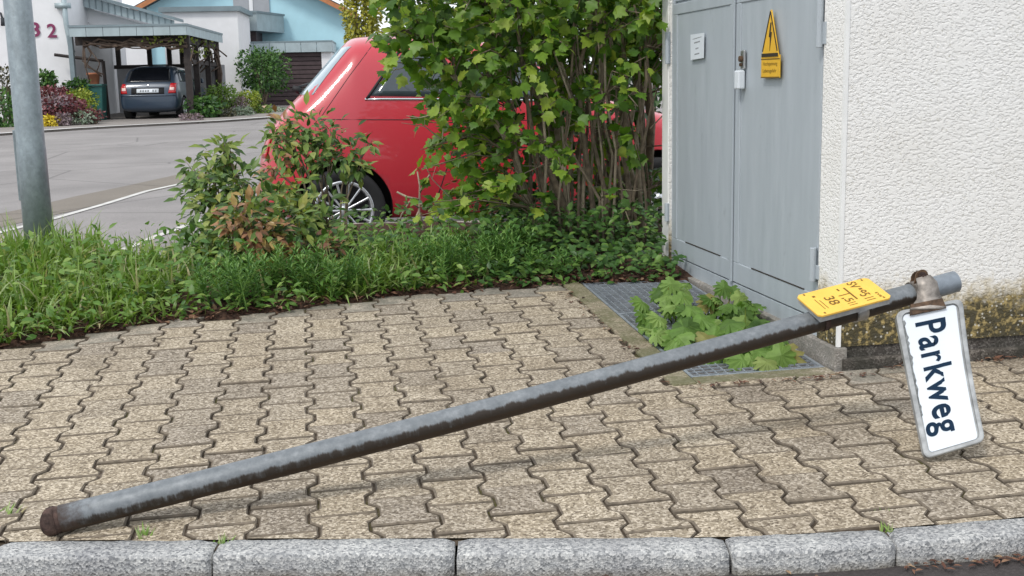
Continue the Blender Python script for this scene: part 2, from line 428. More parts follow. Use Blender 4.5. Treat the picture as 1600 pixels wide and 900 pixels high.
def paver_mesh(seed):
    rr = random.Random(seed)
    o1 = outline(.0030); o2 = outline(.0068)
    j = lambda p, a: (p[0] + rr.uniform(-a, a), p[1] + rr.uniform(-a, a))
    o2 = [j(p, .0021) for p in o2]; o1 = [j(p, .0008) for p in o1]
    n = 12; vs = [(x, y, 0) for x, y in o2] + [(x, y, -.0035) for x, y in o1] + [(x, y, -.026) for x, y in o1]
    fs = [tuple(range(n))]
    for k in range(n):
        k2 = (k + 1) % n
        fs += [(k, n + k, n + k2, k2), (n + k, 2 * n + k, 2 * n + k2, n + k2)]
    return vs, fs
def paver_data(vs, fs, m):
    me = bpy.data.meshes.new('paving_stone'); me.from_pydata(vs, [], fs)
    bm = bmesh.new(); bm.from_mesh(me); bmesh.ops.recalc_face_normals(bm, faces=bm.faces); bm.to_mesh(me); bm.free()
    me.materials.append(m); me.materials.append(M_EDGE)
    me.polygons.foreach_set('material_index', [0 if p.normal.z > .9 else 1 for p in me.polygons]); return me
M_EDGE = simple('paver_edge_dirt', (.155, .127, .095), .95, var=.4, vs=40)
PV = [paver_mesh(i) for i in range(6)]
PVM = [paver_data(*p, M_PAVER) for p in PV]; PVD = [paver_data(*p, M_PAVER_D) for p in PV]
def FBo(u, wv): return BC + D1 * u + D2 * wv
stones = []
for c in range(-16, 26):
    for k in range(-22, 8):
        rr_ = k if c % 2 else k + .5
        p = PO + A3 * (c * pa) - B3 * (rr_ * pb)
        if p.y > border(p.x) + .03 or p.y < kerb_y(p.x) - .07: continue
        u, wv = bl(p)
        if wv > -GRW - .02 and u > .03: continue
        if p.x > .2 and p.y > 5.32: continue
        q = project(onslope(p))
        if not (-70 < q[0] < 1680 and 380 < q[1] < 1000): continue
        size = 1 / q[2]
        stones.append((size if -20 < q[0] < 1620 and q[1] < 850 else size * .2, p, u, wv))
stones.sort(key=lambda s: -s[0])
rest_v = []; rest_f = []
for i, (s_, p, u, wv) in enumerate(stones):
    base = onslope(p) + PN * (R.gauss(0, .0014) + .003 * noise.noise(V((p.x * 1.6, p.y * 1.6, 3))))
    tx, ty = R.gauss(0, .010), R.gauss(0, .010); rz = R.gauss(0, .006)
    ax = (A3s + PN * tx).normalized(); by = (B3s + PN * ty); by = (by - ax * by.dot(ax)).normalized(); nz = ax.cross(by)
    M = Matrix(((ax.x, by.x, nz.x, base.x), (ax.y, by.y, nz.y, base.y), (ax.z, by.z, nz.z, base.z), (0, 0, 0, 1))) @ Matrix.Rotation(rz, 4, 'Z')
    edge = border(p.x) - p.y < .13 or (-.12 < u and -.3 < wv < .35 and R.random() < .6)
    cut = p.y - kerb_y(p.x) < .10
    ecut = None
    if u > -.18 and wv > -GRW - .16:
        if u > .02 or (u > -.13 and wv < -GRW - .03 and (wv + GRW + .04) < (u + .03)): ecut = (FBo(0, -GRW - .04), D2)
        elif u > -.13: ecut = (FBo(-.030, 0), D1)
    vs, fs = PV[i % 6]
    me = (PVD if edge else PVM)[R.randrange(6)]
    if ecut and not cut:                             # stones sawn off at the edging and the wall
        bm = bmesh.new(); bm.from_mesh(me); Mi = M.inverted(); pc_ = ecut[0].copy(); pc_.z = base.z
        bmesh.ops.bisect_plane(bm, geom=bm.verts[:] + bm.edges[:] + bm.faces[:], plane_co=Mi @ pc_, plane_no=(Mi.to_3x3() @ ecut[1]).normalized(), clear_outer=True)
        if len(bm.faces) < 3: bm.free(); continue
        me = bpy.data.meshes.new('paving_stone'); bm.to_mesh(me); bm.free(); me.materials.append(M_PAVER_D if edge else M_PAVER); me.materials.append(M_EDGE); cut = True
    elif cut:                                        # stones sawn off along the kerb
        bm = bmesh.new(); bm.from_mesh(me); ky = kerb_y(p.x) - .004
        if p.y < ky + .02 - pb / 2 - .02: bm.free(); continue
        Mi = M.inverted(); sl_ = V((1, (kerb_y(p.x + .05) - kerb_y(p.x - .05)) / .1, 0)); nn_ = V((sl_.y, -1, 0))
        bmesh.ops.bisect_plane(bm, geom=bm.verts[:] + bm.edges[:] + bm.faces[:], plane_co=Mi @ V((p.x, ky, base.z)), plane_no=(Mi.to_3x3() @ nn_).normalized(), clear_outer=True)
        if len(bm.faces) < 3: bm.free(); continue
        bmesh.ops.holes_fill(bm, edges=[e for e in bm.edges if e.is_boundary and max(v.co.z for v in e.verts) > -.02], sides=0)
        me = bpy.data.meshes.new('paving_stone'); bm.to_mesh(me); bm.free(); me.materials.append(M_PAVER); me.materials.append(M_EDGE)
    if i >= 300 and not cut:
        b_ = len(rest_v)
        rest_v += [tuple(M @ V(x)) for x in vs]; rest_f += [tuple(b_ + j for j in f) for f in fs]; continue
    o = bpy.data.objects.new('paving_stone', me); COL.objects.link(o)
    o.matrix_basis = M; adopt(o, pavement)
if rest_v:
    me = bpy.data.meshes.new('paving_stones'); me.from_pydata(rest_v, [], rest_f); stuff(link('paving_stones', me, M_PAVER, pavement))

# kerb of granite blocks
km = MB(); km.box(-4.6, 3.2, 2.555, 2.575, .0, .055); kerb = structure(km.build('kerb', M_JOINT))
def kerb_stone(x0, x1, seed):
    bm = bmesh.new(); nx_, prof = 22, []
    wk, hk, rr = .098, .075, .011
    prof = [(0, -hk), (0, -rr), (rr * .3, -rr * .3), (rr, 0), (wk * .5, .002), (wk - .008, 0), (wk, -.008), (wk, -hk)]
    rows = []
    for i in range(nx_ + 1):
        t = i / nx_; x = x0 + (x1 - x0) * t; e = min(i, nx_ - i)
        sh = .006 if e == 0 else (.001 if e == 1 else 0)
        y0 = kerb_y(x) - wk; row = []
        for (a, b_) in prof:
            p = V((x, y0 + a + (sh if a < wk / 2 else -sh * .3), KT + b_ - (sh if b_ > -.03 else 0)))
            nn = noise.noise_vector(p * 22 + V((seed * 3.1, 0, 0))) * .0028 + noise.noise_vector(p * 60) * .0016
            row.append(bm.verts.new(p + nn))
        rows.append(row)
    for a, b_ in zip(rows, rows[1:]):
        for i in range(len(prof) - 1): bm.faces.new((a[i], a[i + 1], b_[i + 1], b_[i]))
    bm.faces.new(rows[0]); bm.faces.new(list(reversed(rows[-1])))
    bmesh.ops.recalc_face_normals(bm, faces=bm.faces)
    me = bpy.data.meshes.new('kerb_stone'); bm.to_mesh(me); bm.free()
    return link('kerb_stone', me, M_GRANITE, kerb, True)
kx = [-2.9, -2.3, -1.76, -1.222, -.700, -.142, .478, .858, 1.36, 1.9, 2.5]
for i, (a, b_) in enumerate(zip(kx, kx[1:])): kerb_stone(a + .0035, b_ - .0035, i)

# planting bed
def bed_back(x): return 6.45 if x < -2.35 else (6.45 - .45 * (x + 2.35) / .45 if x < -1.9 else (6.0 if x < -1.75 else min(7.43, 6.0 + (x + 1.75) * 2.1)))
def hb(x, y):
    over = y - bed_back(x)
    if over > 0: return max(-.08, .27 - over * 2.2)
    z = SLP * min(y, 5.7)
    d = y - border(x)
    if d < 0: return SLP * y - .035
    return z + .012 * min(1, d / .05) + .03 * min(1, d / .4) + .018 * noise.noise(V((x * 3, y * 3, 0)))
sb = MB(); nx, ny = 90, 50
for j in range(ny + 1):
    for i in range(nx + 1):
        x = -4.6 + i * 6.6 / nx; y = 3.6 + j * 3.85 / ny
        sb.v.append((x, y, hb(x, y)))
for j in range(ny):
    for i in range(nx):
        a = j * (nx + 1) + i
        cx, cy = sb.v[a][0], sb.v[a][1]
        if cy > border(cx) - .12: sb.f.append((a, a + 1, a + nx + 2, a + nx + 1))
structure(sb.build('planting_bed_soil', M_SOIL, smooth=True))
bk = structure(MB().box(-1.0, 2.2, 7.48, 7.54, -.2, .20).build('bed_kerb', M_JOINT))
x = -1.05
while x < 2.1:
    L = R.uniform(.85, 1.0)
    MB().box(x + .005, x + L - .005, 7.43, 7.58, -.1, .268 + R.uniform(-.006, .006)).build('kerb_stone', M_PLINTH, bk, bevel=.012); x += L

# ------------------------------------------------------------------ street markings and far pavement
def strip(name, pix, wd, mt, dz, parent=None, pts=None):
    P = pts or [street(*q) for q in pix]; L = []; Rr = []
    for i, p in enumerate(P):
        t = (P[min(i + 1, len(P) - 1)] - P[max(i - 1, 0)]); t.z = 0; t.normalize(); n = V((-t.y, t.x, 0)) * wd / 2
        for S_, q in ((L, p + n), (Rr, p - n)): S_.append((q.x, q.y, stz(q.y) + dz))
    m = MB(); k = len(P); m.add(L + Rr, [(i, i + 1, k + i + 1, k + i) for i in range(k - 1)])
    return structure(m.build(name, mt))
strip('street_edge_strip', [(-60, 380), (0, 364), (85, 342), (165, 319), (230, 299), (300, 284), (380, 266)], .075, M_LINE, .006)
strip('gutter', [(-60, 358), (0, 344), (80, 327), (160, 307), (230, 292), (300, 276), (380, 256)], .62, M_GUTTER, .003)
strip('drive_edge_strip', [(120, 418), (205, 386), (250, 368), (310, 346), (400, 320)], .07, M_LINE, .006)
fk = [street(*q) for q in [(-120, 219.5), (0, 212), (60, 207.5), (110, 204), (180, 200), (260, 196), (340, 191.5), (430, 185), (560, 176), (760, 166)]]
strip('far_kerb', None, .22, M_LINEF, .055, pts=fk)
m = MB(); k = len(fk)
m.add([(p.x, p.y, stz(p.y) + .05) for p in fk] + [(p.x - 12, p.y + 14, stz(p.y + 14) + .06) for p in fk], [(i, i + 1, k + i + 1, k + i) for i in range(k - 1)])
m.add([(p.x, p.y - .07, stz(p.y) + .05) for p in fk] + [(p.x, p.y - .07, stz(p.y) - .05) for p in fk], [(i, i + 1, k + i + 1, k + i) for i in range(k - 1)])
structure(m.build('far_pavement', M_WALK))

# ------------------------------------------------------------------ light-well grating beside the building
FB = Matrix(((D1.x, D2.x, 0, BC.x), (D1.y, D2.y, 0, BC.y), (0, 0, 1, 0), (0, 0, 0, 1)))   # local: u along cabinet side, w along wall, z absolute
def gz(u, wv): return SLP * (FB @ V((u, wv, 0))).y
GU0, GU1 = .03, 1.90
def slanted(u0, u1, w0, w1, z0, z1):
    vs = []
    for dz in (z0, z1):
        for wv in (w0, w1):
            for u in (u0, u1): vs.append(FB @ V((u, wv, gz(u, wv) + dz)))
    return vs, [(0, 2, 3, 1), (4, 5, 7, 6), (0, 1, 5, 4), (2, 6, 7, 3), (0, 4, 6, 2), (1, 3, 7, 5)]
ce = MB(); ce.add(*slanted(GU0 - .075, GU1 + .02, -GRW - .085, -GRW, -.2, .006))
concrete = structure(ce.build('concrete_edging', M_CONC, bevel=.006))
ce = MB(); ce.add(*slanted(GU0 - .075, GU0 - .002, -GRW + .002, -.025, -.2, .004)); ce.build('edging_stone', M_CONC, concrete, bevel=.006)
gr = thing('metal_grate', FB @ V((1.0, -.27, gz(1, -.27) - .03)), 'galvanised metal grating over the light well at the foot of the grey cabinet doors', 'grate')
M_GRATE = simple('grate_zinc', (.30, .33, .36), .45, .4, var=.25, vs=30)
M_WELL = simple('well_dark', (.035, .04, .042), .9, var=.4, vs=10)
wl = MB(); wl.add(*slanted(GU0, GU1, -GRW + .003, -.03, -.2, -.10)); wl.build('well_floor', M_WELL, gr)
fr = MB()
for a in ((GU0, GU0 + .012, -GRW + .004, -.03), (GU1 - .012, GU1, -GRW + .004, -.03), (GU0 + .012, GU1 - .012, -GRW + .004, -GRW + .016), (GU0 + .012, GU1 - .012, -.042, -.03), (.95, .966, -GRW + .016, -.042)):
    fr.add(*slanted(*a, -.03, .002))
fr.build('grate_frame', M_GRATE, gr)
bb = MB(); u = GU0 + .03
while u < GU1 - .02:
    bb.add(*slanted(u, u + .004, -GRW + .016, -.042, -.028, 0)); u += .0335
wv = -GRW + .04
while wv < -.05:
    bb.add(*slanted(GU0 + .012, GU1 - .012, wv, wv + .0035, -.012, -.001)); wv += .0335
stuff(bb.build('grate_bars', M_GRATE, gr))

# ------------------------------------------------------------------ transformer building
bld = thing('transformer_building', BC, 'small white roughcast utility building with grey double metal doors on its left side', 'building')
Z0, Z1 = .244, 3.1
UL = 1.94                 # length of cabinet side
DU0, DU1, DZ0, DZ1 = .165, 1.84, .285, 1.5     # door opening
def bbox(mb, u0, u1, w0, w1, z0, z1): return mb.box(u0, u1, w0, w1, z0, z1, FB)
wm = MB()
bbox(wm, 0, DU0, 0, .25, Z0, Z1)                  # pier right of the doors
bbox(wm, DU1, UL, 0, .25, Z0, Z1)                 # pier left
bbox(wm, DU0, DU1, 0.001, .25, 2.75, Z1 - .001)    # lintel
bbox(wm, 0, .25, .25, 4.0, Z0, Z1)                # rendered wall
bbox(wm, UL - .25, UL, .25, 4.0, Z0, Z1)
bbox(wm, .25, UL - .25, 3.75, 4.0, Z0, Z1)
wm.build('wall', M_STUCCO, bld)
bbox(MB(), -.15, UL + .15, -.15, 4.15, Z1, Z1 + .14).build('roof', M_PLINTH, bld, bevel=.01)
pm = MB(); bbox(pm, -.012, UL - .002, -.016, .03, -.1, Z0 - .002); pm.build('plinth', M_PLINTH, bld, bevel=.004)
pm = MB(); bbox(pm, .006, .2, .032, 3.99, -.1, Z0 - .001); pm.build('plinth', M_PLINTHD, bld, bevel=.004)
pm = MB(); bbox(pm, -.022, .012, .012, 3.9, -.1, .205); pm.build('base_ledge', M_PLINTHD, bld, bevel=.006)
cb = MB(); bbox(cb, -.004, .009, -.004, .009, Z0, Z1); cb.build('corner_bead', M_BEAD, bld)
cb = MB(); bbox(cb, DU1 + .012, UL + .003, -.004, .0, Z0, Z1); cb.build('corner_trim', M_BEAD, bld)
# door frame, sill and leaves
fm = MB()
bbox(fm, DU0 - .002, DU0 + .022, .012, .09, DZ0 - .03, 2.75); bbox(fm, DU1 - .022, DU1 + .002, .012, .09, DZ0 - .03, 2.75)
bbox(fm, DU0 + .022, DU1 - .022, .010, .09, DZ0 - .045, DZ0 + .016)
bbox(fm, DU0 + .022, DU1 - .022, .03, .09, 1.502, 1.512)
fm.build('door_frame', M_DOOR, bld, bevel=.002)
bbox(MB(), DU0 + .022, DU1 - .022, .02, .1, 1.512, 2.75).build('top_panel', M_DOOR, bld, bevel=.003)
SEAM = 1.011
def leaf_door(u0, u1, nm):
    d = MB(); fw = .085
    z0, z1 = DZ0 + .021, DZ1
    bbox(d, u0, u1, .008, .05, z0, z0 + fw); bbox(d, u0, u1, .008, .05, z1 - .05, z1)
    bbox(d, u0, u0 + fw * .7, .008, .05, z0 + fw, z1 - .05); bbox(d, u1 - fw * .7, u1, .008, .05, z0 + fw, z1 - .05)
    o = d.build('door', M_DOOR, bld, bevel=.003)
    bbox(MB(), u0 + fw * .7, u1 - fw * .7, .0125, .045, z0 + fw, z1 - .05).build('door_panel', M_DOOR, o, bevel=.002)
    return o
dR = leaf_door(DU0 + .025, SEAM - .003, 'right'); dL = leaf_door(SEAM + .003, DU1 - .025, 'left')
ss = MB(); bbox(ss, SEAM - .012, SEAM + .014, -.002, .006, DZ0 + .02, DZ1); ss.build('seam_strip', M_DOOR, dR, bevel=.002)
# slot marks in the lower rails
for o, a, b_ in ((dR, .30, .80), (dL, 1.16, 1.62)):
    s_ = MB(); bbox(s_, a, b_, .0065, .0115, DZ0 + .106, DZ0 + .1095); s_.build('panel_groove', M_BLACK, o)
for u, z0, z1, o in ((.182, 1.25, 1.42, dR), (.192, .44, .56, dR), (1.845, 1.225, 1.375, dL), (1.85, .466, .555, dL)):
    s = MB(); p0, p1 = FB @ V((u, -.008, z0)), FB @ V((u, -.008, z1)); s.tube([p0, p1], .013, 10)
    bbox(s, u - .003, u + .028 if u < 1 else u + .012, -.004, .006, (z0 + z1) / 2, z1 - .01)
    if u < 1: bbox(s, u - .035, u - .005, -.004, .007, z0 + .01, (z0 + z1) / 2)
    s.build('hinge', M_DOOR, o, bevel=.002)
s = MB(); bbox(s, .885, .925, -.002, .008, 1.187, 1.262); s.build('lock_plate', M_STEEL, dR, bevel=.004)
s = MB(); s.tube([FB @ V((.905, -.002, 1.228)), FB @ V((.905, -.014, 1.228))], .012, 12); s.tube([FB @ V((.905, -.004, 1.205)), FB @ V((.905, -.012, 1.205))], .007, 8)
s.build('lock_cylinder', M_CLAMPD, dR)
s = MB(); bbox(s, .892, .940, -.022, .008, 1.108, 1.183); s.build('padlock_cover', M_WHITE, dR, bevel=.006)

def text_obj(txt, mt, parent, M, w, h, name='lettering', bold=.0, depth=.0006, stretch=None):
    cu = bpy.data.curves.new(name, 'FONT'); cu.body = txt; cu.size = 1; cu.offset = bold; cu.extrude = 0; cu.align_x = 'LEFT'
    tmp = bpy.data.objects.new(name, cu); COL.objects.link(tmp)
    dg = bpy.context.evaluated_depsgraph_get(); dg.update()
    me = bpy.data.meshes.new_from_object(tmp.evaluated_get(dg)); bpy.data.objects.remove(tmp)
    co = np.array([v.co[:] for v in me.vertices]); lo, hi = co.min(0), co.max(0)
    sx, sy = w / (hi[0] - lo[0]), h / (hi[1] - lo[1])
    me.materials.clear()
    for v in me.vertices:
        v.co = M @ V(((v.co.x - (lo[0] + hi[0]) / 2) * sx, (v.co.y - (lo[1] + hi[1]) / 2) * sy, depth))
    o = link(name, me, mt, parent); return o
def face_frame(u, z, off):     # text frame on the cabinet side: x to the right seen from outside (towards -u), y up, z outward
    o = FB @ V((u, off, z)); return Matrix(((-D1.x, 0, -D2.x, o.x), (-D1.y, 0, -D2.y, o.y), (0, 1, 0, o.z), (0, 0, 0, 1)))
# warning sign: triangle over a text plate
F0 = face_frame(.6135, 1.28, .0)
ws = MB().prism([(-.078, -.045), (.075, -.045), (.004, .122), (-.002, .122)], .0, .006, F0).build('warning_sign', M_YEL, bld, bevel=.001)
tb = MB()
def bar(mb, a, b_, w_, z0, z1, M):
    a, b_ = V((*a, 0)), V((*b_, 0)); t = (b_ - a).normalized(); n = V((-t.y, t.x, 0)) * w_ / 2
    mb.prism([((a - n).x, (a - n).y), ((b_ - n).x, (b_ - n).y), ((b_ + n).x, (b_ + n).y), ((a + n).x, (a + n).y)], z0, z1, M)
bar(tb, (-.078, -.044), (.075, -.044), .013, .006, .0075, F0); bar(tb, (-.071, -.03), (.0, .117), .0075, .006, .0072, F0); bar(tb, (.068, -.03), (.002, .112), .0075, .006, .0069, F0)
tb.build('sign_border', M_BLACK, ws)
MB().prism([(.002, .075), (.012, .075), (.004, .040), (.016, .040), (-.002, -.030), (.0, .022), (-.012, .022)], .006, .0073, F0).build('lightning_symbol', M_BLACK, ws)
F1 = face_frame(.612, 1.193, .0)
wp = MB().prism([(-.0875, -.042), (.0875, -.042), (.0875, .042), (-.0875, .042)], .0, .005, F1).build('warning_text_plate', M_YEL, bld, bevel=.001)
b_ = MB(); bar(b_, (-.0875, .028), (.0875, .028), .004, .005, .006, F1); bar(b_, (-.0875, -.040), (.0875, -.040), .005, .005, .006, F1); b_.build('sign_border', M_BROWNPRINT, wp)
text_obj('Hochspannung', M_BROWNPRINT, wp, F1 @ Matrix.Translation((0, .009, .005)), .135, .018)
text_obj('Lebensgefahr', M_BROWNPRINT, wp, F1 @ Matrix.Translation((-.004, -.017, .005)), .128, .018)
# paper notice
F2 = face_frame(1.451, 1.294, .002)
nt_ = MB().prism([(-.088, -.056), (.086, -.054), (.090, .054), (-.090, .057)], .0, .0015, F2 @ Matrix.Rotation(.02, 4, 'Z')).build('paper_notice', M_WHITE, bld)
for ly, n_, hgt in ((.037, 9, .005), (.019, 6, .010), (-.008, 3, .010), (-.032, 5, .009)):
    b_ = MB(); x = -n_ * .0065
    for i in range(n_):
        ww = R.uniform(.008, .012); bar(b_, (x, ly + x * .06), (x + ww, ly + (x + ww) * .06), hgt * .6, .0015, .0021, F2); x += .013
    b_.build('notice_line', M_GREYPRINT, nt_)

# ------------------------------------------------------------------ fallen street-sign post
PB = pav(78, 834) + V((0, 0, .030)); PE = ondepth(1492, 440, 3.36)
PL = (PE - PB); plen = PL.length; pd = PL.normalized()
post = thing('fallen_street_sign', PB, 'bent-over grey street sign post lying slanted across the pavement with its Parkweg sign hanging', 'street sign')
side = pd.cross(V((0, 0, 1))).normalized(); upv = side.cross(pd).normalized()
PM = Matrix(((side.x, upv.x, pd.x, PB.x), (side.y, upv.y, pd.y, PB.y), (side.z, upv.z, pd.z, PB.z), (0, 0, 0, 1)))
PM = Matrix(((-side.x, upv.x, pd.x, PB.x), (-side.y, upv.y, pd.y, PB.y), (-side.z, upv.z, pd.z, PB.z), (0, 0, 0, 1)))
def prad(t): return .0335 + (.0300 - .0335) * t
def post_tube(name, t0, t1, mt, extra=0, n=28, seg=30, cap=True, dent=.0):
    m = MB(); pts = []; rad = []
    for i in range(seg + 1):
        t = t0 + (t1 - t0) * i / seg
        sag = -.014 * math.sin(math.pi * t)            # the post is slightly bowed
        pts.append((R.uniform(-1, 1) * dent, sag, t * plen)); rad.append(prad(t) + extra + R.uniform(-1, 1) * dent)
    m.tube(pts, rad, n, cap)
    me = bpy.data.meshes.new(name); me.from_pydata(m.v, [], m.f)
    o = bpy.data.objects.new(name, me); COL.objects.link(o); me.materials.append(mt)
    me.polygons.foreach_set('use_smooth', [len(p.vertices) == 4 for p in me.polygons])
    o.matrix_basis = PM; adopt(o, post); o.matrix_basis = PM
    return o
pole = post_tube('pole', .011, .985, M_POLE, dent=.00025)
post_tube('pole_cap', .968, 1.0, M_POLEC, .0012)
post_tube('broken_foot', .002, .0115, M_RUST, .0004, seg=7, dent=.0022)
# yellow marker plate strapped on top of the pole
pt = .8555
pc = PB + pd * (plen * pt) + upv * (-.014 * math.sin(math.pi * pt))
hs = V((pd.y, -pd.x, 0)).normalized()               # horizontal, towards the camera
ang = math.radians(17)
sv = (hs * math.cos(ang) - upv * math.sin(ang)).normalized(); nv = pd.cross(sv).normalized()
if nv.z < 0: nv = -nv
mc = pc + nv * .047 - sv * .003
MKM = Matrix(((sv.x, pd.x, nv.x, mc.x), (sv.y, pd.y, nv.y, mc.y), (sv.z, pd.z, nv.z, mc.z), (0, 0, 0, 1)))   # x: text direction, y: plate up, z: out
if MKM.to_3x3().determinant() < 0:
    pass
hw, hl, ch = .064, .114, .010
mk = MB().prism([(-hw + ch, -hl), (hw - ch, -hl), (hw, -hl + ch), (hw, hl - ch), (hw - ch, hl), (-hw + ch, hl), (-hw, hl - ch), (-hw, -hl + ch)], 0, .007, MKM).build('marker_plate', M_YEL2, post, bevel=.0015)
MB().prism([(-hw + .004, -hl + .006), (hw - .004, -hl + .006), (hw - .004, hl - .006), (-hw + .004, hl - .006)], -.016, -.0005, MKM).build('plate_back', M_SIGNRIM, mk)
def mtext(s, x, y, w_, h_): text_obj(s, M_BROWNPRINT, mk, MKM @ Matrix.Translation((x, y, .0072)), w_, h_, bold=.01)
mtext('SV', -.041, .056, .034, .028); mtext('95', .010, .056, .032, .030); mtext('11', .044, .056, .014, .028)
bm_ = MB(); bar(bm_, (-.018, .062), (-.010, .062), .010, .0072, .0078, MKM); bar(bm_, (-.040, .024), (.030, .024), .005, .0072, .0078, MKM); bar(bm_, (-.006, .024), (-.006, -.012), .0035, .0072, .0077, MKM)
for x, y in ((-.055, -.092), (.055, -.092), (-.055, .092), (.055, .092)): bar(bm_, (x - .004, y), (x + .004, y), .005, .0072, .0076, MKM)
for i, y in enumerate((-.070, -.080)): bar(bm_, (-.01 - .01 * i, y), (.038, y), .002, .0072, .0076, MKM)
bar(bm_, (-.038, -.074), (-.030, -.074), .008, .0072, .0078, MKM)
bm_.build('plate_symbols', M_BROWNPRINT, mk)
mtext('-', -.036, .004, .012, .005); mtext(',5', .020, .000, .026, .028); mtext('11', .046, .000, .013, .025); mtext('38', .006, -.040, .046, .030); mtext('EVB', .036, .088, .028, .008)
st_ = post_tube('plate_strap', .866, .880, M_STEEL, .0035, seg=3)
sb_ = post_tube('plate_strap', .826, .832, M_RUST, .003, seg=2)
# clamp holding the sign
CT = .955
ccn = PB + pd * (plen * CT) + upv * (-.014 * math.sin(math.pi * CT))
post_tube('clamp', CT - .013, CT + .013, M_CLAMP, .0042, seg=8)
cm = MB()
hub = ccn + upv * .043 - side * 0
for s_ in (-1, 1):
    q = ccn + pd * (.004 + .008 * s_)
    MM = Matrix(((pd.x, side.x, upv.x, q.x), (pd.y, side.y, upv.y, q.y), (pd.z, side.z, upv.z, q.z), (0, 0, 0, 1)))
ear = [(math.cos(a) * .021, .043 + math.sin(a) * .019) for a in [math.pi * i / 8 for i in range(9)]] + [(-.030, .020), (.026, .020)]
toc = (CP - ccn); toc = (toc - pd * toc.dot(pd)).normalized()
for off in (-.010, .012):
    q = ccn + toc * off
    EM = Matrix(((pd.x, upv.x, toc.x, q.x), (pd.y, upv.y, toc.y, q.y), (pd.z, upv.z, toc.z, q.z), (0, 0, 0, 1)))
    cm.prism(ear, -.002, .003, EM)
clamp_ear = cm.build('clamp_ear', M_CLAMPD, post, bevel=.001)
q = ccn + upv * .043
bt = MB(); bt.tube([q + toc * .013, q + toc * .021], .012, 6); bt.tube([q + toc * .021, q + toc * .028], .007, 10); bt.build('bolt', M_RUST, clamp_ear)
# sign plate
sA, sB = ondepth(1452, 486, 3.265), ondepth(1491, 702, 3.12)
cS = (sA + sB) / 2; av = (sB - sA).normalized(); slen = (sB - sA).length
bL, bR = ondepth(1420, 602, 3.19), ondepth(1519, 579, 3.195)
bv = (bR - bL); swid = bv.length; bv = (bv - av * bv.dot(av)).normalized(); nS = av.cross(bv).normalized()
if nS.dot(CP - cS) < 0: nS = -nS
SM = Matrix(((av.x, bv.x, nS.x, cS.x), (av.y, bv.y, nS.y, cS.y), (av.z, bv.z, nS.z, cS.z), (0, 0, 0, 1)))   # x: text direction, y: letter up, z: out
def rrect(hx, hy, r, n=6):
    P = []
    for cx, cy, a0 in ((hx - r, hy - r, 0), (-hx + r, hy - r, 90), (-hx + r, -hy + r, 180), (hx - r, -hy + r, 270)):
        for i in range(n + 1):
            a = math.radians(a0 + 90 * i / n); P.append((cx + r * math.cos(a), cy + r * math.sin(a)))
    return P
SC = [ondepth(1398, 488, 3.27), ondepth(1503, 467, 3.27), ondepth(1444, 718, 3.12), ondepth(1538, 690, 3.12)]
def bend(p):          # sheet slightly bowed after the fall
    x, y, z = p; a = x / slen + .5; b_ = y / swid + .5
    q = SC[0] * (1 - a) * (1 - b_) + SC[1] * (1 - a) * b_ + SC[2] * a * (1 - b_) + SC[3] * a * b_
    return q + nS * (z - .008 * math.sin(math.pi * a)) + bv * (.005 * math.sin(math.pi * a) - .008 * math.sin(a * 3.3) * (1 if b_ > .5 else .4))
def plate(P, z0, z1, name, mt, par, hole=None):
    n = len(P); m = MB(); q = []
    # split long edges so the bow shows
    pts = []
    for i in range(n):
        a, b_ = V(P[i]), V(P[(i + 1) % n]); k = max(1, int((b_ - a).length / .03))
        pts += [a + (b_ - a) * j / k for j in range(k)]
    n = len(pts)
    if hole is None:
        hx_, hy_ = max(p[0] for p in P), max(p[1] for p in P); r_ = P[0][0] - (P[6][0] if len(P) > 6 else 0); r_ = max(.004, hx_ - max(p[0] for p in P if abs(p[1] - hy_) < 1e-6))
        xs = sorted({round(p[0], 6) for p in P} | {round(-hx_ + 2 * hx_ * k / 24, 6) for k in range(25)}); nb = 9
        def ym(x):
            e = abs(x) - (hx_ - r_); return hy_ if e <= 0 else hy_ - r_ + math.sqrt(max(0, r_ * r_ - e * e))
        bm = bmesh.new(); rows = [[bm.verts.new(bend((x, ym(x) * (2 * k / (nb - 1) - 1), z1))) for k in range(nb)] for x in xs]
        low = [[bm.verts.new(bend((x, ym(x) * q, z0))) for q in (-1, 1)] for x in xs]
        for a in range(len(xs) - 1):
            for k in range(nb - 1): bm.faces.new((rows[a][k], rows[a + 1][k], rows[a + 1][k + 1], rows[a][k + 1]))
            bm.faces.new((rows[a][0], low[a][0], low[a + 1][0], rows[a + 1][0])); bm.faces.new((rows[a][-1], rows[a + 1][-1], low[a + 1][1], low[a][1])); bm.faces.new((low[a][0], low[a][1], low[a + 1][1], low[a + 1][0]))
        bmesh.ops.recalc_face_normals(bm, faces=bm.faces)
        me = bpy.data.meshes.new(name); bm.to_mesh(me); bm.free(); return link(name, me, mt, par)
    hp = []
    sx, sy = hole
    inner = [V((p.x * sx, p.y * sy)) for p in pts]
    rings = [[bend((p.x, p.y, z0)) for p in pts], [bend((p.x, p.y, z1 - .002)) for p in pts], [bend((p.x * .988, p.y * .965, z1)) for p in pts], [bend((p.x, p.y, z1)) for p in inner], [bend((p.x, p.y, z0)) for p in inner]]
    for r_ in rings: m.v += [tuple(v) for v in r_]
    for k in range(4):
        for i in range(n):
            i2 = (i + 1) % n; m.f.append((k * n + i, k * n + i2, (k + 1) * n + i2, (k + 1) * n + i))
    return m.build(name, mt, par)
hx, hy = slen / 2, swid / 2
sp = plate(rrect(hx, hy, .020), -.004, .0, 'sign_plate', M_SIGNRIM, post)
plate(rrect(hx, hy, .020), -.012, .007, 'sign_rim', M_SIGNRIM, sp, hole=(.955, .86))
plate(rrect(hx * .935, hy * .80, .010), .0, .0022, 'sign_face', M_WHITE, sp)
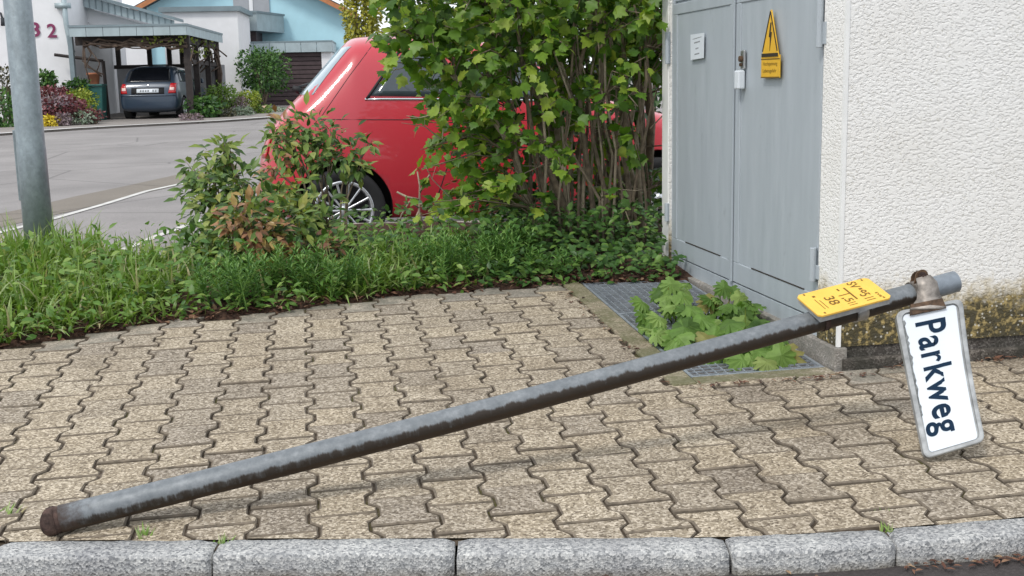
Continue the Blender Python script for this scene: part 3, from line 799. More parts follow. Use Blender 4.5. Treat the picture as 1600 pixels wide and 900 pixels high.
tx = bpy.data.curves.new('lettering', 'FONT'); tx.body = 'Parkweg'; tx.size = 1; tx.offset = .018; tx.space_character = 1.12
tmp = bpy.data.objects.new('lettering', tx); COL.objects.link(tmp)
dg = bpy.context.evaluated_depsgraph_get(); dg.update()
me = bpy.data.meshes.new_from_object(tmp.evaluated_get(dg)); bpy.data.objects.remove(tmp)
bm = bmesh.new(); bm.from_mesh(me); bmesh.ops.subdivide_edges(bm, edges=[e for e in bm.edges if e.calc_length() > .15], cuts=3); bm.to_mesh(me); bm.free()
co = np.array([v.co[:] for v in me.vertices]); lo, hi = co.min(0), co.max(0)
tw, th_ = slen * .77, hy * 1.22
me.materials.clear()
for v in me.vertices:
    v.co = bend(((v.co.x - (lo[0] + hi[0]) / 2) / (hi[0] - lo[0]) * tw - slen * .012, (v.co.y - (lo[1] + hi[1]) / 2) / (hi[1] - lo[1]) * th_ - hy * .17, .0034))
link('lettering', me, M_NAVY, sp)
wr = []
for i in range(34):
    x = -hx * .86 + hx * 1.30 * i / 33; wr.append((x, -hy * .80 + (R.random() ** 2) * .009 * (1 - .6 * i / 33)))
wb0 = [(x, -hy * .845) for x, y in wr]
MB().add([bend((x, y, .0036)) for x, y in wr] + [bend((x, y, .0036)) for x, y in wb0], [(i, i + 1, 34 + i + 1, 34 + i) for i in range(33)]).build('chipped_edge', M_CHIP, sp)
# neck between clamp and sign
nk = MB()
topc = ccn - upv * .022 + toc * .034; wide = .030
n0 = [topc - pd * .024, topc + pd * .028]
mid = ccn + toc * .037 + upv * .015
sign_top = SM @ V((-hx * .955, 0, .009))
sign_top = bend((-hx * .93, -.004, .010))
rows = [(ccn + upv * .038 + toc * .018, .022, .021), (mid, .031, .028), (topc, .038, .035), (sign_top, .052, .046)]
vs = []
for i, (p, a, b_) in enumerate(rows):
    ax = pd if i < 3 else bv
    vs += [p - ax * a, p + toc * .006, p + ax * b_]
nk.add(vs, [(i * 3 + k, i * 3 + k + 1, i * 3 + k + 4, i * 3 + k + 3) for i in range(len(rows) - 1) for k in range(2)])
o = nk.build('clamp_neck', M_CLAMP, post, True); s_ = o.modifiers.new('thickness', 'SOLIDIFY'); s_.thickness = .006
s_ = MB(); q8 = [(-hx - .010, -.048), (-hx * .90, -.056), (-hx * .90, .044), (-hx - .010, .036)]; s_.add([bend((x, y, z)) for z in (.0065, .012) for x, y in q8], [(0, 1, 2, 3), (4, 5, 6, 7), (0, 1, 5, 4), (1, 2, 6, 5), (2, 3, 7, 6), (3, 0, 4, 7)]).build('clamp_foot', M_CLAMPD, post, bevel=.002)

# ------------------------------------------------------------------ galvanised lamp post at the left
LB = ondepth(64, 400, 6.25); LB.z = hb(LB.x, LB.y) - .05
lp = thing('lamp_post', LB, 'tall grey galvanised steel post standing in the grass at the left edge', 'post')
m = MB(); m.tube([LB, LB + V((0, 0, .62)), LB + V((0, 0, .625)), LB + V((0, 0, 5.0))], [.0755, .0735, .0720, .056], 32)
m.build('pole', M_GALV, lp, True)
m = MB(); m.box(-.082, -.066, -.014, .014, .35, .72, Matrix.Translation(LB) @ Matrix.Rotation(math.radians(12), 4, 'Z')); m.build('service_hatch', M_GALV, lp, bevel=.003)

# ------------------------------------------------------------------ leaf templates
def tmpl(P, c=None, fold=.0, droop=0.0):
    # fan about a centre; fold lifts the margins, droop bends the tip down
    P = [(x, y) for x, y in P]; c = c or (0, .42)
    vs = [(c[0], c[1], 0)] + [(x, y, fold * abs(x) - droop * y * y) for x, y in P]
    n = len(P); return np.array(vs, float), np.array([(0, 1 + i, 1 + (i + 1) % n) for i in range(n)])
def mirror(h): return h + [(-x, y) for x, y in reversed(h) if abs(x) > 1e-6]
T_MAPLE = tmpl(mirror([(0, 0), (.24, .03), (.34, .22), (.55, .42), (.36, .50), (.34, .70), (.17, .68), (.10, .86), (0, 1)]), fold=.10, droop=.25)
T_LANCE = (np.array([(0, 0, 0), (.15, .28, .05), (.17, .55, .03), (0, 1, -.18), (-.15, .28, .05), (-.17, .55, .03), (0, .3, 0), (0, .6, -.05)], float),
           np.array([(0, 1, 6), (1, 2, 7), (1, 7, 6), (2, 3, 7), (0, 6, 4), (4, 6, 7), (4, 7, 5), (5, 7, 3)]))
T_OVAL = (np.array([(0, 0, 0), (.26, .3, .06), (.27, .6, .04), (0, 1, -.12), (-.26, .3, .06), (-.27, .6, .04), (0, .3, 0), (0, .6, -.03)], float), T_LANCE[1])
def palm():
    h = [(0, .02, -.03), (.16, -.08, -.05), (.40, -.02, -.02), (.50, .14, -.10), (.36, .22, -.03), (.60, .34, -.16), (.52, .46, -.14), (.38, .46, -.04), (.54, .68, -.22), (.40, .72, -.2), (.26, .66, -.06), (.30, .86, -.22), (.12, .86, -.14), (0, 1.02, -.30)]
    P = h + [(-x, y, z) for x, y, z in reversed(h) if abs(x) > 1e-6]; n = len(P)
    return np.array([(0, .34, .05)] + P, float), np.array([(0, 1 + i, 1 + (i + 1) % n) for i in range(n)])
T_PALM = palm()
def blade(n=5, w=.035, curl=.6):
    vs = []; fs = []
    for i in range(n + 1):
        t = i / n; ww = w * (1 - t ** 1.6) + .001; y = t - curl * .25 * t * t; z = -curl * t ** 2.4 * .75
        vs += [(-ww, y, z), (ww, y, z)]
    for i in range(n): a = 2 * i; fs += [(a, a + 1, a + 3), (a, a + 3, a + 2)]
    return np.array(vs, float), np.array(fs)

M_LEAF_SHRUB = leafmat('shrub_leaf', [(0, (.04, .10, .010)), (.35, (.085, .18, .016)), (.7, (.145, .255, .022)), (1, (.28, .36, .045))])
M_BARK = simple('bark_grey_brown', (.19, .15, .105), .9, var=.45, vs=22, bs=.8, bscale=80)
M_BARKL = simple('bark_pale', (.33, .275, .20), .9, var=.35, vs=22, bs=.6, bscale=80)
M_MAHO = leafmat('evergreen_leaf', [(0, (.04, .085, .02)), (.35, (.075, .145, .03)), (.7, (.14, .22, .05)), (1, (.29, .33, .10))], rough=.42, trans=.2, spec=.3)
M_BRONZE = leafmat('bronze_leaf', [(0, (.19, .085, .05)), (.4, (.30, .15, .075)), (.7, (.37, .22, .10)), (1, (.36, .27, .08))], rough=.35, trans=.2)
M_YGREEN = leafmat('young_leaf', [(0, (.12, .19, .03)), (.6, (.21, .27, .05)), (1, (.30, .30, .07))], trans=.3)
M_PALM = leafmat('broad_leaf', [(0, (.07, .14, .025)), (.5, (.145, .26, .05)), (.9, (.25, .36, .10)), (1, (.26, .22, .07))], rough=.55, trans=.35)
M_GRASS = leafmat('grass_blade', [(0, (.10, .18, .028)), (.45, (.185, .295, .058)), (.75, (.26, .37, .11)), (.9, (.33, .38, .19)), (1, (.42, .36, .20))], rough=.4, trans=.3)
M_SPURGE = leafmat('spurge_leaf', [(0, (.055, .14, .03)), (.5, (.11, .235, .05)), (1, (.21, .35, .09))], trans=.2)
M_COVER = leafmat('cover_leaf', [(0, (.03, .075, .018)), (.6, (.065, .15, .03)), (1, (.15, .25, .05))], trans=.2)
M_YWEED = leafmat('weed_leaf', [(0, (.06, .14, .02)), (.5, (.12, .235, .04)), (1, (.24, .34, .08))], trans=.3)
M_LITTER = leafmat('dead_leaf', [(0, (.035, .018, .013)), (.5, (.115, .05, .032)), (.85, (.20, .10, .06)), (1, (.36, .25, .15))], trans=.05, rough=.8)
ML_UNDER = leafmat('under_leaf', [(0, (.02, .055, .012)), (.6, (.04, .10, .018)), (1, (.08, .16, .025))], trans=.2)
LEAFDATA = {}
def leaf_data(T, mt):
    k = (id(T), mt.name)
    if k not in LEAFDATA:
        me = tri_mesh('leaf', *T); me.materials.append(mt); me.polygons.foreach_set('use_smooth', [T is not T_PALM] * len(me.polygons)); LEAFDATA[k] = me
    return LEAFDATA[k]
def foliage(parent, T, Ms, mt, single=300, name='leaf'):
    # the leaves that show largest are parts of their own, the rest one joined part
    if not len(Ms): return
    Ms = list(Ms)
    sz = [np.linalg.norm(m_[:3, 1]) / max(.3, (V(m_[:3, 3]) - CP).dot(CF)) for m_ in Ms]
    order = sorted(range(len(Ms)), key=lambda i: -sz[i])
    me = leaf_data(T, mt); inv = wmat(parent).inverted()
    for i in order[:single]:
        o = bpy.data.objects.new(name, me); COL.objects.link(o); o.parent = parent; o.matrix_parent_inverse = inv; o.matrix_basis = Matrix(Ms[i].tolist())
    if len(order) > single: stuff(scatter('foliage', T, [Ms[i] for i in order[single:]], mt, parent))

# ------------------------------------------------------------------ big shrub between car and building
SB = V((.42, 6.25, hb(.42, 6.25)))
shrub = thing('large_shrub', SB, 'tall shrub with lobed green leaves and many bare stems beside the grey cabinet', 'shrub')
stems = []
stem_spec = [(.10, 6.2, -.62, .1), (.16, 6.35, -.50, .3), (.20, 6.15, -.28, -.2), (.25, 6.3, -.10, .2), (.30, 6.1, .02, -.3), (.34, 6.4, .20, .3), (.38, 6.2, .12, -.1), (.42, 6.15, .30, .0), (.46, 6.35, .42, .2), (.50, 6.2, .48, -.2), (.54, 6.1, .36, -.3), (.58, 6.3, .62, .2), (.62, 6.2, .58, 0), (.68, 6.35, .80, .25), (.74, 6.25, .72, .1), (.28, 6.25, -.36, .0), (.22, 6.1, -.85, -.1), (.47, 6.12, .52, -.2), (.65, 6.4, .95, .3), (.33, 6.3, .30, .3), (.56, 6.45, .5, .3), (.71, 6.5, .6, .3)] + [(.12 + .62 * k / 21, 6.0 + .45 * ((k * 7) % 10) / 10, -.35 + 1.15 * k / 21 + .12 * math.sin(k * 2.3), .15 * math.sin(k)) for k in range(22)]
for i, (x, y, tx_, ty_) in enumerate(stem_spec):
    b0 = V((x + R.uniform(-.03, .03), y, hb(x, y) - .03)); top = V((tx_ + R.uniform(-.08, .08), y + ty_ + R.uniform(-.1, .1), R.uniform(2.2, 2.75)))
    if i == 16: top.z = 1.75
    pts = []
    for k in range(9):
        t = k / 8; p = b0.lerp(top, t); p.x += (b0.x - top.x) * .25 * math.sin(math.pi * t) * .8
        p += V((R.gauss(0, .026), R.gauss(0, .03), 0)) * (1 if 0 < k else 0); pts.append(p)
    if i > 21: top.z -= R.uniform(0, .9)
    r0 = R.choice([.006, .008, .009]) if i > 21 else R.choice([.008, .010, .013, .016, .022]); stems.append(pts)
    MB().tube(pts, [r0 * (1 - .6 * k / 8) for k in range(9)], 7).build('stem', R.choice([M_BARK, M_BARKL]), shrub, True)
allp = [p for s in stems for p in s[1:]]
tw = MB(); LM = []
def px_of(p): return project(p)
def accept(p):
    x, y, _ = project(p)
    if y < -60 or x < 585 or x > 1100: return 0
    if y < 70: return 1 if x > 640 else (.75 if x > 600 else .35)
    if x > 985 and 140 < y < 260: return .04
    if x > 800 and y > 90: return .30 if y < 240 else (.16 if y < 300 else (.10 if y < 370 else 0))
    if y < 170: return .95 if x > 660 else (.5 if x > 600 and y < 110 else .06)
    if x < 650: return .0
    if x < 790: return .85 if y < 215 else (.5 if y < 270 or (690 < x and 280 < y < 365) else .2)
    if y < 240: return .55
    if y < 300: return .36
    return .16 if y < 370 else 0
tips = 0; guard = 0
while tips < 700 and guard < 20000:
    guard += 1
    p = V((R.uniform(-.85, 1.25), R.uniform(5.65, 6.9), R.uniform(.45, 2.55)))
    if R.random() > accept(p): continue
    near = min(allp, key=lambda q: (q - p).length + (.35 if q.z > p.z + .05 else 0))
    if (near - p).length > .75: continue
    tips += 1
    mid = near.lerp(p, .5) + V((0, 0, .05)) + rv(.03)
    q = project(p)
    tw.tube([near, mid, p], [.0045, .0032, .0018], 4, False)
    d = (p - mid).normalized()
    for k in range(R.randint(6, 10)):
        t = R.uniform(.2, 1.05); pp = mid.lerp(p, t) + rv(.045)
        ld = (d * .4 + rv(1) + V((0, -.25, -.30))).normalized()
        nn = (V((0, -.45, .75)) + rv(.55)).normalized()
        LM.append(lmat(pp, ld, nn, R.uniform(.036, .080)))
tw.build('twigs', M_BARK, shrub, True)['kind'] = 'stuff'
foliage(shrub, T_MAPLE, LM, M_LEAF_SHRUB)
# bare dead twigs low in front
dt = MB()
for b0, pts in ((V((-.43, 6.35, .30)), [(-.43, 6.3, .62), (-.40, 6.28, .95)]), ):
    pass
for k in range(26):
    p = V((R.uniform(-.35, .85), R.uniform(5.8, 6.3), R.uniform(.4, 1.15))); d = V((R.uniform(-1, 1), R.uniform(-.3, .3), R.uniform(-.2, .7))).normalized()
    a = p + d * R.uniform(.08, .2); c = a + (d + rv(.6)).normalized() * R.uniform(.05, .15)
    dt.tube([p, a, c], [.0035, .0026, .0014], 4, False); e = a + (d + rv(.9)).normalized() * .09; dt.tube([a, e], [.002, .001], 4, False)
dt.build('bare_twigs', M_BARKL, shrub, True)['kind'] = 'stuff'
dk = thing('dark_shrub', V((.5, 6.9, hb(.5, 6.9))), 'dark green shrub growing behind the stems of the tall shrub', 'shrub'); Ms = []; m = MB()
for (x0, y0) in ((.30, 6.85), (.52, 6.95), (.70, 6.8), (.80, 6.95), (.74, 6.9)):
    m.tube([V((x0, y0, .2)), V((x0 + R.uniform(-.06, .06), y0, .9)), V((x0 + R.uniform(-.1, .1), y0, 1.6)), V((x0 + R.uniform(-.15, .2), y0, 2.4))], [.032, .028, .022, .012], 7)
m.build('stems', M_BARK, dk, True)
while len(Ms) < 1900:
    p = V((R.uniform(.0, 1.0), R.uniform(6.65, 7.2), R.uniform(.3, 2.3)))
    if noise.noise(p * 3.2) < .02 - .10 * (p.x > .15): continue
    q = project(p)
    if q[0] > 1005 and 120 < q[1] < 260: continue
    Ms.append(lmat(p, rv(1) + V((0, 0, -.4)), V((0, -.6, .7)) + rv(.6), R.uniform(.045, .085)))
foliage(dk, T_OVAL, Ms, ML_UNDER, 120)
# small dry weed in front of the sill
dw = thing('dry_weed', V((-.52, 6.9, .28)), 'pale dry weed with curling bare twigs in front of the red car sill', 'weed')
m = MB()
for pix in ([(664, 368), (655, 330), (656, 290), (652, 268)], [(655, 325), (640, 315), (628, 335), (622, 352)], [(656, 318), (675, 325), (690, 345), (695, 362)], [(655, 330), (648, 345), (640, 352)], [(656, 300), (664, 285), (672, 272)], [(655, 312), (636, 308), (620, 300)]):
    m.tube([ondepth(a, b_, 6.95) for a, b_ in pix], [.008, .007, .006, .004][:len(pix)], 5)
m.build('twigs', M_BARKL, dw, True)

# ------------------------------------------------------------------ evergreen bushes in the bed
def evergreen(name, base, label, stems_, tipsets, seed, n_leaf, ls=(.05, .085)):
    rr = random.Random(seed)
    t = thing(name, base, label, 'shrub'); m = MB(); G = []; B = []; Y = []
    for (pxy, dep, rad_px, kind) in tipsets:
        c = ondepth(*pxy, dep); rad = rad_px / FPX * dep
        root = base + V((rr.uniform(-.1, .1), rr.uniform(-.05, .05), 0))
        mid = root.lerp(c, .55) + V((rr.uniform(-.05, .05), rr.uniform(-.04, .04), .04))
        m.tube([root, mid, c], [.006, .005, .003], 6, False)
        for k in range(int(2.6 * n_leaf * (rad_px / 40) ** 1.5)):
            o_ = V((rr.gauss(0, .5), rr.gauss(0, .55), rr.gauss(0, .45))) * rad
            pp = c + o_; ld = (o_.normalized() * .8 + V((rr.uniform(-.6, .6), rr.uniform(-.8, .3), rr.uniform(-.7, .35)))).normalized()
            nn = V((rr.uniform(-.5, .5), -.45 + rr.uniform(-.4, .4), .8)); s = rr.uniform(*ls)
            kd = kind if rr.random() < .72 else 'g'
            (B if kd == 'b' else Y if kd == 'y' else G).append(lmat(pp, ld, nn, s, 1.15))
        for k in range(3): m.tube([mid.lerp(c, .5), c + V((rr.uniform(-1, 1), rr.uniform(-.7, .7), rr.uniform(-.3, .8))) * rad * .8], [.003, .0015], 4, False)
    m.build('stems', M_BARK, t, True)
    foliage(t, T_LANCE, G, M_MAHO, 170); foliage(t, T_LANCE, B, M_BRONZE, 80); foliage(t, T_LANCE, Y, M_YGREEN, 50)
    return t
b1 = V((-1.33, 5.75, hb(-1.33, 5.75)))
evergreen('evergreen_bush', b1, 'low evergreen bush with bronze leaf clusters at the left end of the bed', None,
    [((345, 250), 5.9, 26, 'y'), ((330, 275), 5.85, 34, 'g'), ((365, 285), 5.8, 36, 'g'), ((315, 300), 5.9, 30, 'g'), ((395, 300), 5.85, 34, 'g'), ((330, 330), 5.75, 40, 'g'), ((375, 335), 5.6, 34, 'g'), ((385, 335), 5.5, 30, 'b'), ((390, 358), 5.45, 34, 'b'), ((355, 370), 5.6, 30, 'y'), ((425, 330), 5.7, 40, 'g'), ((425, 365), 5.6, 36, 'g'), ((320, 375), 5.7, 34, 'g'), ((445, 400), 5.5, 30, 'b'), ((425, 420), 5.4, 20, 'b'), ((300, 395), 5.7, 30, 'g'), ((350, 400), 5.6, 34, 'g'), ((400, 395), 5.6, 34, 'g'), ((460, 350), 5.6, 34, 'y'), ((300, 260), 5.95, 16, 'g'), ((350, 225), 5.9, 14, 'y'), ((355, 240), 5.9, 18, 'g'), ((345, 300), 5.8, 34, 'y'), ((405, 380), 5.45, 34, 'b'), ((370, 350), 5.45, 26, 'b')], 3, 32)
b2 = V((-.95, 6.2, hb(-.95, 6.2)))
evergreen('evergreen_bush', b2, 'taller evergreen bush with drooping young leaves in front of the red car wheel', None,
    [((470, 200), 6.3, 30, 'y'), ((455, 215), 6.25, 28, 'g'), ((495, 205), 6.3, 30, 'g'), ((520, 215), 6.3, 26, 'g'), ((440, 195), 6.3, 20, 'b'), ((545, 240), 6.25, 26, 'g'), ((505, 240), 6.25, 26, 'g'), ((470, 245), 6.25, 24, 'g'), ((575, 225), 6.3, 12, 'g'), ((560, 262), 6.2, 14, 'y'), ((455, 290), 6.1, 28, 'y'), ((430, 260), 6.2, 18, 'b'), ((485, 320), 6.0, 30, 'g'), ((465, 345), 5.9, 32, 'y'), ((500, 360), 5.9, 34, 'g'), ((530, 385), 5.8, 26, 'g'), ((475, 385), 5.7, 30, 'b'), ((455, 320), 6.0, 26, 'g'), ((500, 395), 5.7, 30, 'b'), ((440, 225), 6.25, 26, 'y'), ((520, 255), 6.2, 26, 'g'), ((450, 345), 6.0, 30, 'g'), ((430, 310), 6.1, 26, 'y')], 5, 32)
# ------------------------------------------------------------------ plant on the grating
pb0 = FB @ V((.85, -.25, 0)); pb0.z = gz(.85, -.25)
gp = thing('broad_leaved_weed', pb0, 'pale green plant with broad lobed leaves growing up through the metal grating', 'plant')
m = MB(); GL = []
spots = [(985, 500, .10), (1010, 478, .14), (1040, 470, .16), (1060, 500, .17), (1085, 495, .19), (1030, 505, .13), (1100, 478, .17), (1120, 470, .2), (1140, 490, .18), (1160, 500, .16), (1015, 525, .08), (1050, 535, .1), (1085, 525, .15), (1110, 515, .17), (1135, 520, .14), (1170, 520, .12), (1000, 540, .06), (1145, 555, .05), (1180, 555, .05), (1205, 548, .06), (1215, 560, .04), (1165, 565, .03), (1190, 535, .08), (1120, 560, .04), (1045, 455, .18), (1075, 480, .2), (1150, 475, .2), (1105, 545, .08), (1175, 485, .16), (990, 520, .06), (1025, 460, .16), (1130, 540, .08), (1210, 530, .06), (1065, 520, .14), (1160, 540, .07), (1195, 570, .03)]
spots += [(x + R.uniform(-28, 28), y + R.uniform(-18, 14), h_ * R.uniform(.5, .9)) for x, y, h_ in spots]
spots = [(x, y, h_ * .62) for x, y, h_ in spots]
for (x, y, hgt) in spots:
    g0 = pav(x + R.uniform(-6, 6), y + R.uniform(-6, 6) + hgt * 290)
    u, wv = bl(g0); wv = min(-.06, max(-GRW + .03, wv)); u = min(GU1 - .1, max(.06, u))
    base = FB @ V((u, wv, 0)); base.z = gz(u, wv)
    tip = base + V((R.uniform(-.02, .02), R.uniform(-.03, .01), hgt))
    m.tube([pb0.lerp(base, .75) - V((0, 0, .02)), base.lerp(tip, .5) + V((0, .01, 0)), tip], [.003, .003, .002], 5, False)
    az = R.uniform(-1.1, 1.1); ld = V((math.sin(az), -math.cos(az) * .8, R.uniform(-.8, .15)))
    GL.append(lmat(tip - ld * .04, ld, V((R.uniform(-.6, .6), -.35 + R.uniform(-.45, .35), .8)), R.uniform(.068, .118)))
for px_, py_ in ((1043, 440), (1071, 442), (1117, 465), (1165, 470)):
    tip = FB @ V((.9 + (1100 - px_) * .006, -.14, 0)); tip = onplane(px_, py_, D2, FB @ V((0, -.2, 0)))
    u, wv = bl(tip); base = FB @ V((u, wv, 0)); base.z = gz(u, wv)
    m.tube([base, tip], [.003, .002], 5, False)
    for k in range(4):
        az = R.uniform(0, 6.3); GL.append(lmat(tip, V((math.cos(az), math.sin(az), -.5)), V((0, 0, 1)), R.uniform(.035, .055)))
m.build('stems', M_YGREEN, gp, True)
foliage(gp, T_PALM, GL, M_PALM, 100)

# ------------------------------------------------------------------ grass, spurge, ground cover, leaf litter
def in_bed(p, lo=.0): return p.y > border(p.x) + lo
T_B = [blade(5, .030, c) for c in (.35, .7, 1.0)]
def grass(name, label, cat, n, gen, hrange, lean, mt=M_GRASS, par=None):
    groups = [[], [], []]
    for k in range(n):
        p = gen()
        if p is None: continue
        z = hb(p.x, p.y); d = V((lean[0] + R.gauss(0, .35), lean[1] + R.gauss(0, .35), 1.0))
        fx = V((d.x, d.y, .15)); h_ = R.uniform(*hrange) * (0.55 + .45 * min(1, (p.y - border(p.x)) / .35)) * (.72 if -2.15 < p.x < -1.2 else 1)
        face = V((R.uniform(-1, 1), R.uniform(-1, 1), .4)); face = V((-fx.x, -fx.y, .6)) + rv(.3)
        groups[R.randrange(3)].append(lmat((p.x, p.y, z - .01), d, -face if R.random() < .15 else face, h_, 1.0 * R.uniform(.55, 1.1) / (h_ / .3)))
    objs = []
    for T, g_ in zip(T_B, groups):
        if g_: objs.append((T, g_))
    vs, fs, off = [], [], 0
    for T, g_ in objs:
        tv, tf = T; Mx = np.asarray(g_); P = np.einsum('nij,kj->nki', Mx, np.c_[tv, np.ones(len(tv))])[:, :, :3].reshape(-1, 3)
        vs.append(P); fs.append((tf[None] + (np.arange(len(g_)) * len(tv))[:, None, None]).reshape(-1, 3) + off); off += len(P)
    o = link(name, tri_mesh(name, np.concatenate(vs), np.concatenate(fs)), mt, par, True)
    stuff(o)
    if label: tag(o, label, cat)
    return o
def gl():
    x = R.uniform(-3.2, -1.35); y = border(x) + R.random() ** 1.0 * 2.3 + .02
    if x > -1.5 and R.random() < (x + 1.75) / .4: return None
    if y > bed_back(x) - .02: return None
    return V((x, y, 0))
grass('tall_grass', 'tall bright green grass spilling over the pavement edge at left', 'grass', 6800, gl, (.15, .29), (.40, -.45))
def gm():
    x = R.gauss(-.62, .16); y = border(x) + .05 + abs(R.gauss(0, .28)); return V((x, y, 0)) if y < 7.2 else None
grass('grass_tuft', 'loose tuft of grass in the bed below the wheel of the red car', 'grass', 700, gm, (.12, .24), (.1, -.25))
def gn():
    x = R.uniform(-1.4, .1); y = border(x) + .04 + R.random() * 1.7; return V((x, y, 0)) if y < 7.2 and (x < -.75 or x > -.5) else None
grass('thin_grass', 'thin scattered grass among the bed plants', 'grass', 380, gn, (.06, .14), (.1, -.3))
VW = []
for k in range(2600):
    x = R.uniform(-2.7, -.2); y = border(x) + .01 + R.random() ** 1.4 * 1.5
    if y > bed_back(x) - .05: continue
    hgt = R.random() ** 1.3 * (.20 if y > border(x) + .25 else .09)
    VW.append(lmat((x, y, hb(x, y) + hgt), V((R.uniform(-1, 1), R.uniform(-1, .2), R.uniform(-.3, .7))), V((R.uniform(-.6, .6), -.5, .8)), R.uniform(.022, .06), R.uniform(.5, 1)))
tag(stuff(scatter('verge_weeds', T_OVAL, VW, M_YWEED)), 'small light green leafy weeds mixed into the verge grass', 'weeds')
T_NEEDLE = (np.array([(0, 0, 0), (.09, .5, .02), (0, 1, -.1), (-.09, .5, .02)], float), np.array([(0, 1, 2), (0, 2, 3)]))
def spurge(px_, py_, dy, n_st, hgt, label):
    g0 = pav(px_, py_); x = g0.x; y = border(x) + dy; base = V((x, y, hb(x, y)))
    t = thing('spurge_plant', base, label, 'plant', 'blue-green spurge plants along the bed edge')
    Ms = []; m = MB()
    for k in range(n_st):
        a = R.uniform(0, 6.28); r_ = R.uniform(0, .11); p0 = base + V((r_ * math.cos(a), r_ * math.sin(a), -.01))
        top = p0 + V((R.gauss(0, .05) + .4 * r_ * math.cos(a), R.gauss(0, .05) - .02, hgt * R.uniform(.65, 1.1)))
        m.tube([p0, top], [.003, .002], 4, False)
        for j in range(26):
            s = .15 + .85 * (j / 26) ** .8; q = p0.lerp(top, s); az = j * 2.4
            ld = V((math.cos(az), math.sin(az), .55 if j < 22 else 1.2)); Ms.append(lmat(q, ld, V((0, 0, 1)), .050 * (1.1 - .35 * s) * R.uniform(.8, 1.2)))
    m.build('stems', M_SPURGE, t); stuff(scatter('foliage', T_NEEDLE, Ms, M_SPURGE, t))
SPG = [(545, 470, .10, 14, .2, 'spurge just left of the grass tuft'), (400, 480, .30, 16, .22, 'spurge under the evergreen bush, back row'), (760, 450, .14, 14, .19, 'low spurge beside the red-brown litter'), (430, 450, .10, 16, .22, 'feathery spurge left of the hanging bronze leaves'), (375, 470, .16, 12, .20, 'feathery spurge between tall grass and evergreen bush'), (465, 470, .28, 16, .22, 'feathery spurge below the bronze leaf clusters'), (510, 470, .12, 12, .18, 'small spurge at the brown litter edge below the evergreen bush'), (690, 455, .18, 18, .21, 'bluish spurge right of the grass tuft'), (655, 455, .45, 14, .15, 'spurge behind the grass tuft below the grey kerb stone'), (735, 450, .40, 16, .18, 'spurge left of the dark green ground cover, second row'), (785, 448, .30, 20, .22, 'largest feathery spurge above the red-brown litter'), (820, 445, .55, 16, .19, 'spurge at the foot of the tall shrub stems'), (850, 440, .12, 10, .14, 'small spurge at the corner of the concrete edging'), (600, 460, .7, 12, .13, 'spurge in front of the red car sill')]
for s_ in SPG: spurge(*s_)
CV = []
for k in range(3800):
    x = R.uniform(-.15, .80); y = border(x) - .01 + R.random() * 1.5
    if k % 5 == 0: x = R.uniform(-1.6, .2); y = border(x) + .05 + R.random() * 1.6
    u, wv = bl((x, y, 0))
    if wv > -.02 and u < UL + .02: continue
    hgt = R.random() ** 1.5 * (.24 if y > border(x) + .3 else .10)
    CV.append(lmat((x, y, hb(x, y) + hgt), V((R.uniform(-1, 1), R.uniform(-1, .3), R.uniform(-.4, .5))), V((R.uniform(-.6, .6), -.5, .8)), R.uniform(.025, .055)))
tag(stuff(scatter('ground_cover', T_OVAL, CV, M_COVER)), 'dark green leafy ground cover under the tall shrub', 'ground cover')
LT = []
for k in range(1700):
    x = R.uniform(-2.6, .75); y = border(x) + abs(R.gauss(0, .11)) - .015
    if R.random() < .2: y = border(x) + R.random() * .8
    z = max(hb(x, y), SLP * y) + R.uniform(.002, .016)
    LT.append(lmat((x, y, z), V((R.uniform(-1, 1), R.uniform(-1, 1), R.uniform(-.15, .3))), V((R.uniform(-.4, .4), R.uniform(-.4, .4), 1)), R.uniform(.014, .048), R.choice([.15, .3, .6, 1])))
for k in range(150):
    u = R.uniform(-.05, 1.6); p = FB @ V((u, -GRW - .10 + R.gauss(0, .02), 0)) if R.random() < .5 else FB @ V((-.085 + R.gauss(0, .012), R.uniform(-.55, .1), 0))
    LT.append(lmat((p.x, p.y, SLP * p.y + .006), V((R.uniform(-1, 1), R.uniform(-1, 1), .1)), V((0, 0, 1)), R.uniform(.01, .03), R.uniform(.3, 1)))
for k in range(120):
    p = FB @ V((-.05 + R.gauss(0, .012), R.uniform(.15, 1.2), 0)); LT.append(lmat((p.x, p.y, SLP * p.y + .008), V((R.uniform(-1, 1), R.uniform(-1, 1), .1)), V((0, 0, 1)), R.uniform(.012, .035), R.uniform(.3, 1)))
for k in range(90):
    x = R.uniform(.86, 1.3) if R.random() < .8 else R.uniform(-.2, 1.3); y = kerb_y(x) - .105 - abs(R.gauss(0, .02)); LT.append(lmat((x, y, .064), V((R.uniform(-1, 1), R.uniform(-1, 1), .1)), V((0, 0, 1)), R.uniform(.008, .03), R.uniform(.3, 1)))
tag(stuff(scatter('leaf_litter', T_OVAL, LT, M_LITTER)), 'brown dead leaves and stalks along the pavement edge', 'leaf litter')
def weed(px_, py_, n, h_, label):
    p = pav(px_, py_); g_ = []
    for k in range(n):
        g_.append(lmat((p.x + R.gauss(0, .012), p.y + R.gauss(0, .004), p.z - .012), V((R.gauss(0, .5), R.gauss(0, .4), 1)), V((0, -1, .5)), R.uniform(.5, 1) * h_, R.uniform(2, 3.5)))
    tag(scatter('joint_weed', T_B[1], g_, M_GRASS), label, 'weed', 'weeds in the paving joints')
weed(12, 803, 12, .05, 'small weed in the joint left of the rusty foot of the post')
weed(222, 836, 14, .05, 'small weed between paving and the first full kerb stone')
weed(348, 846, 12, .04, 'tiny weed in the kerb joint below the fallen post')
weed(1392, 828, 12, .04, 'tiny weed in the right kerb joint')
weed(1380, 795, 8, .02, 'moss tuft in the paving joint above the right kerb joint')
weed(1240, 582, 10, .03, 'weed at the front corner of the concrete edging')

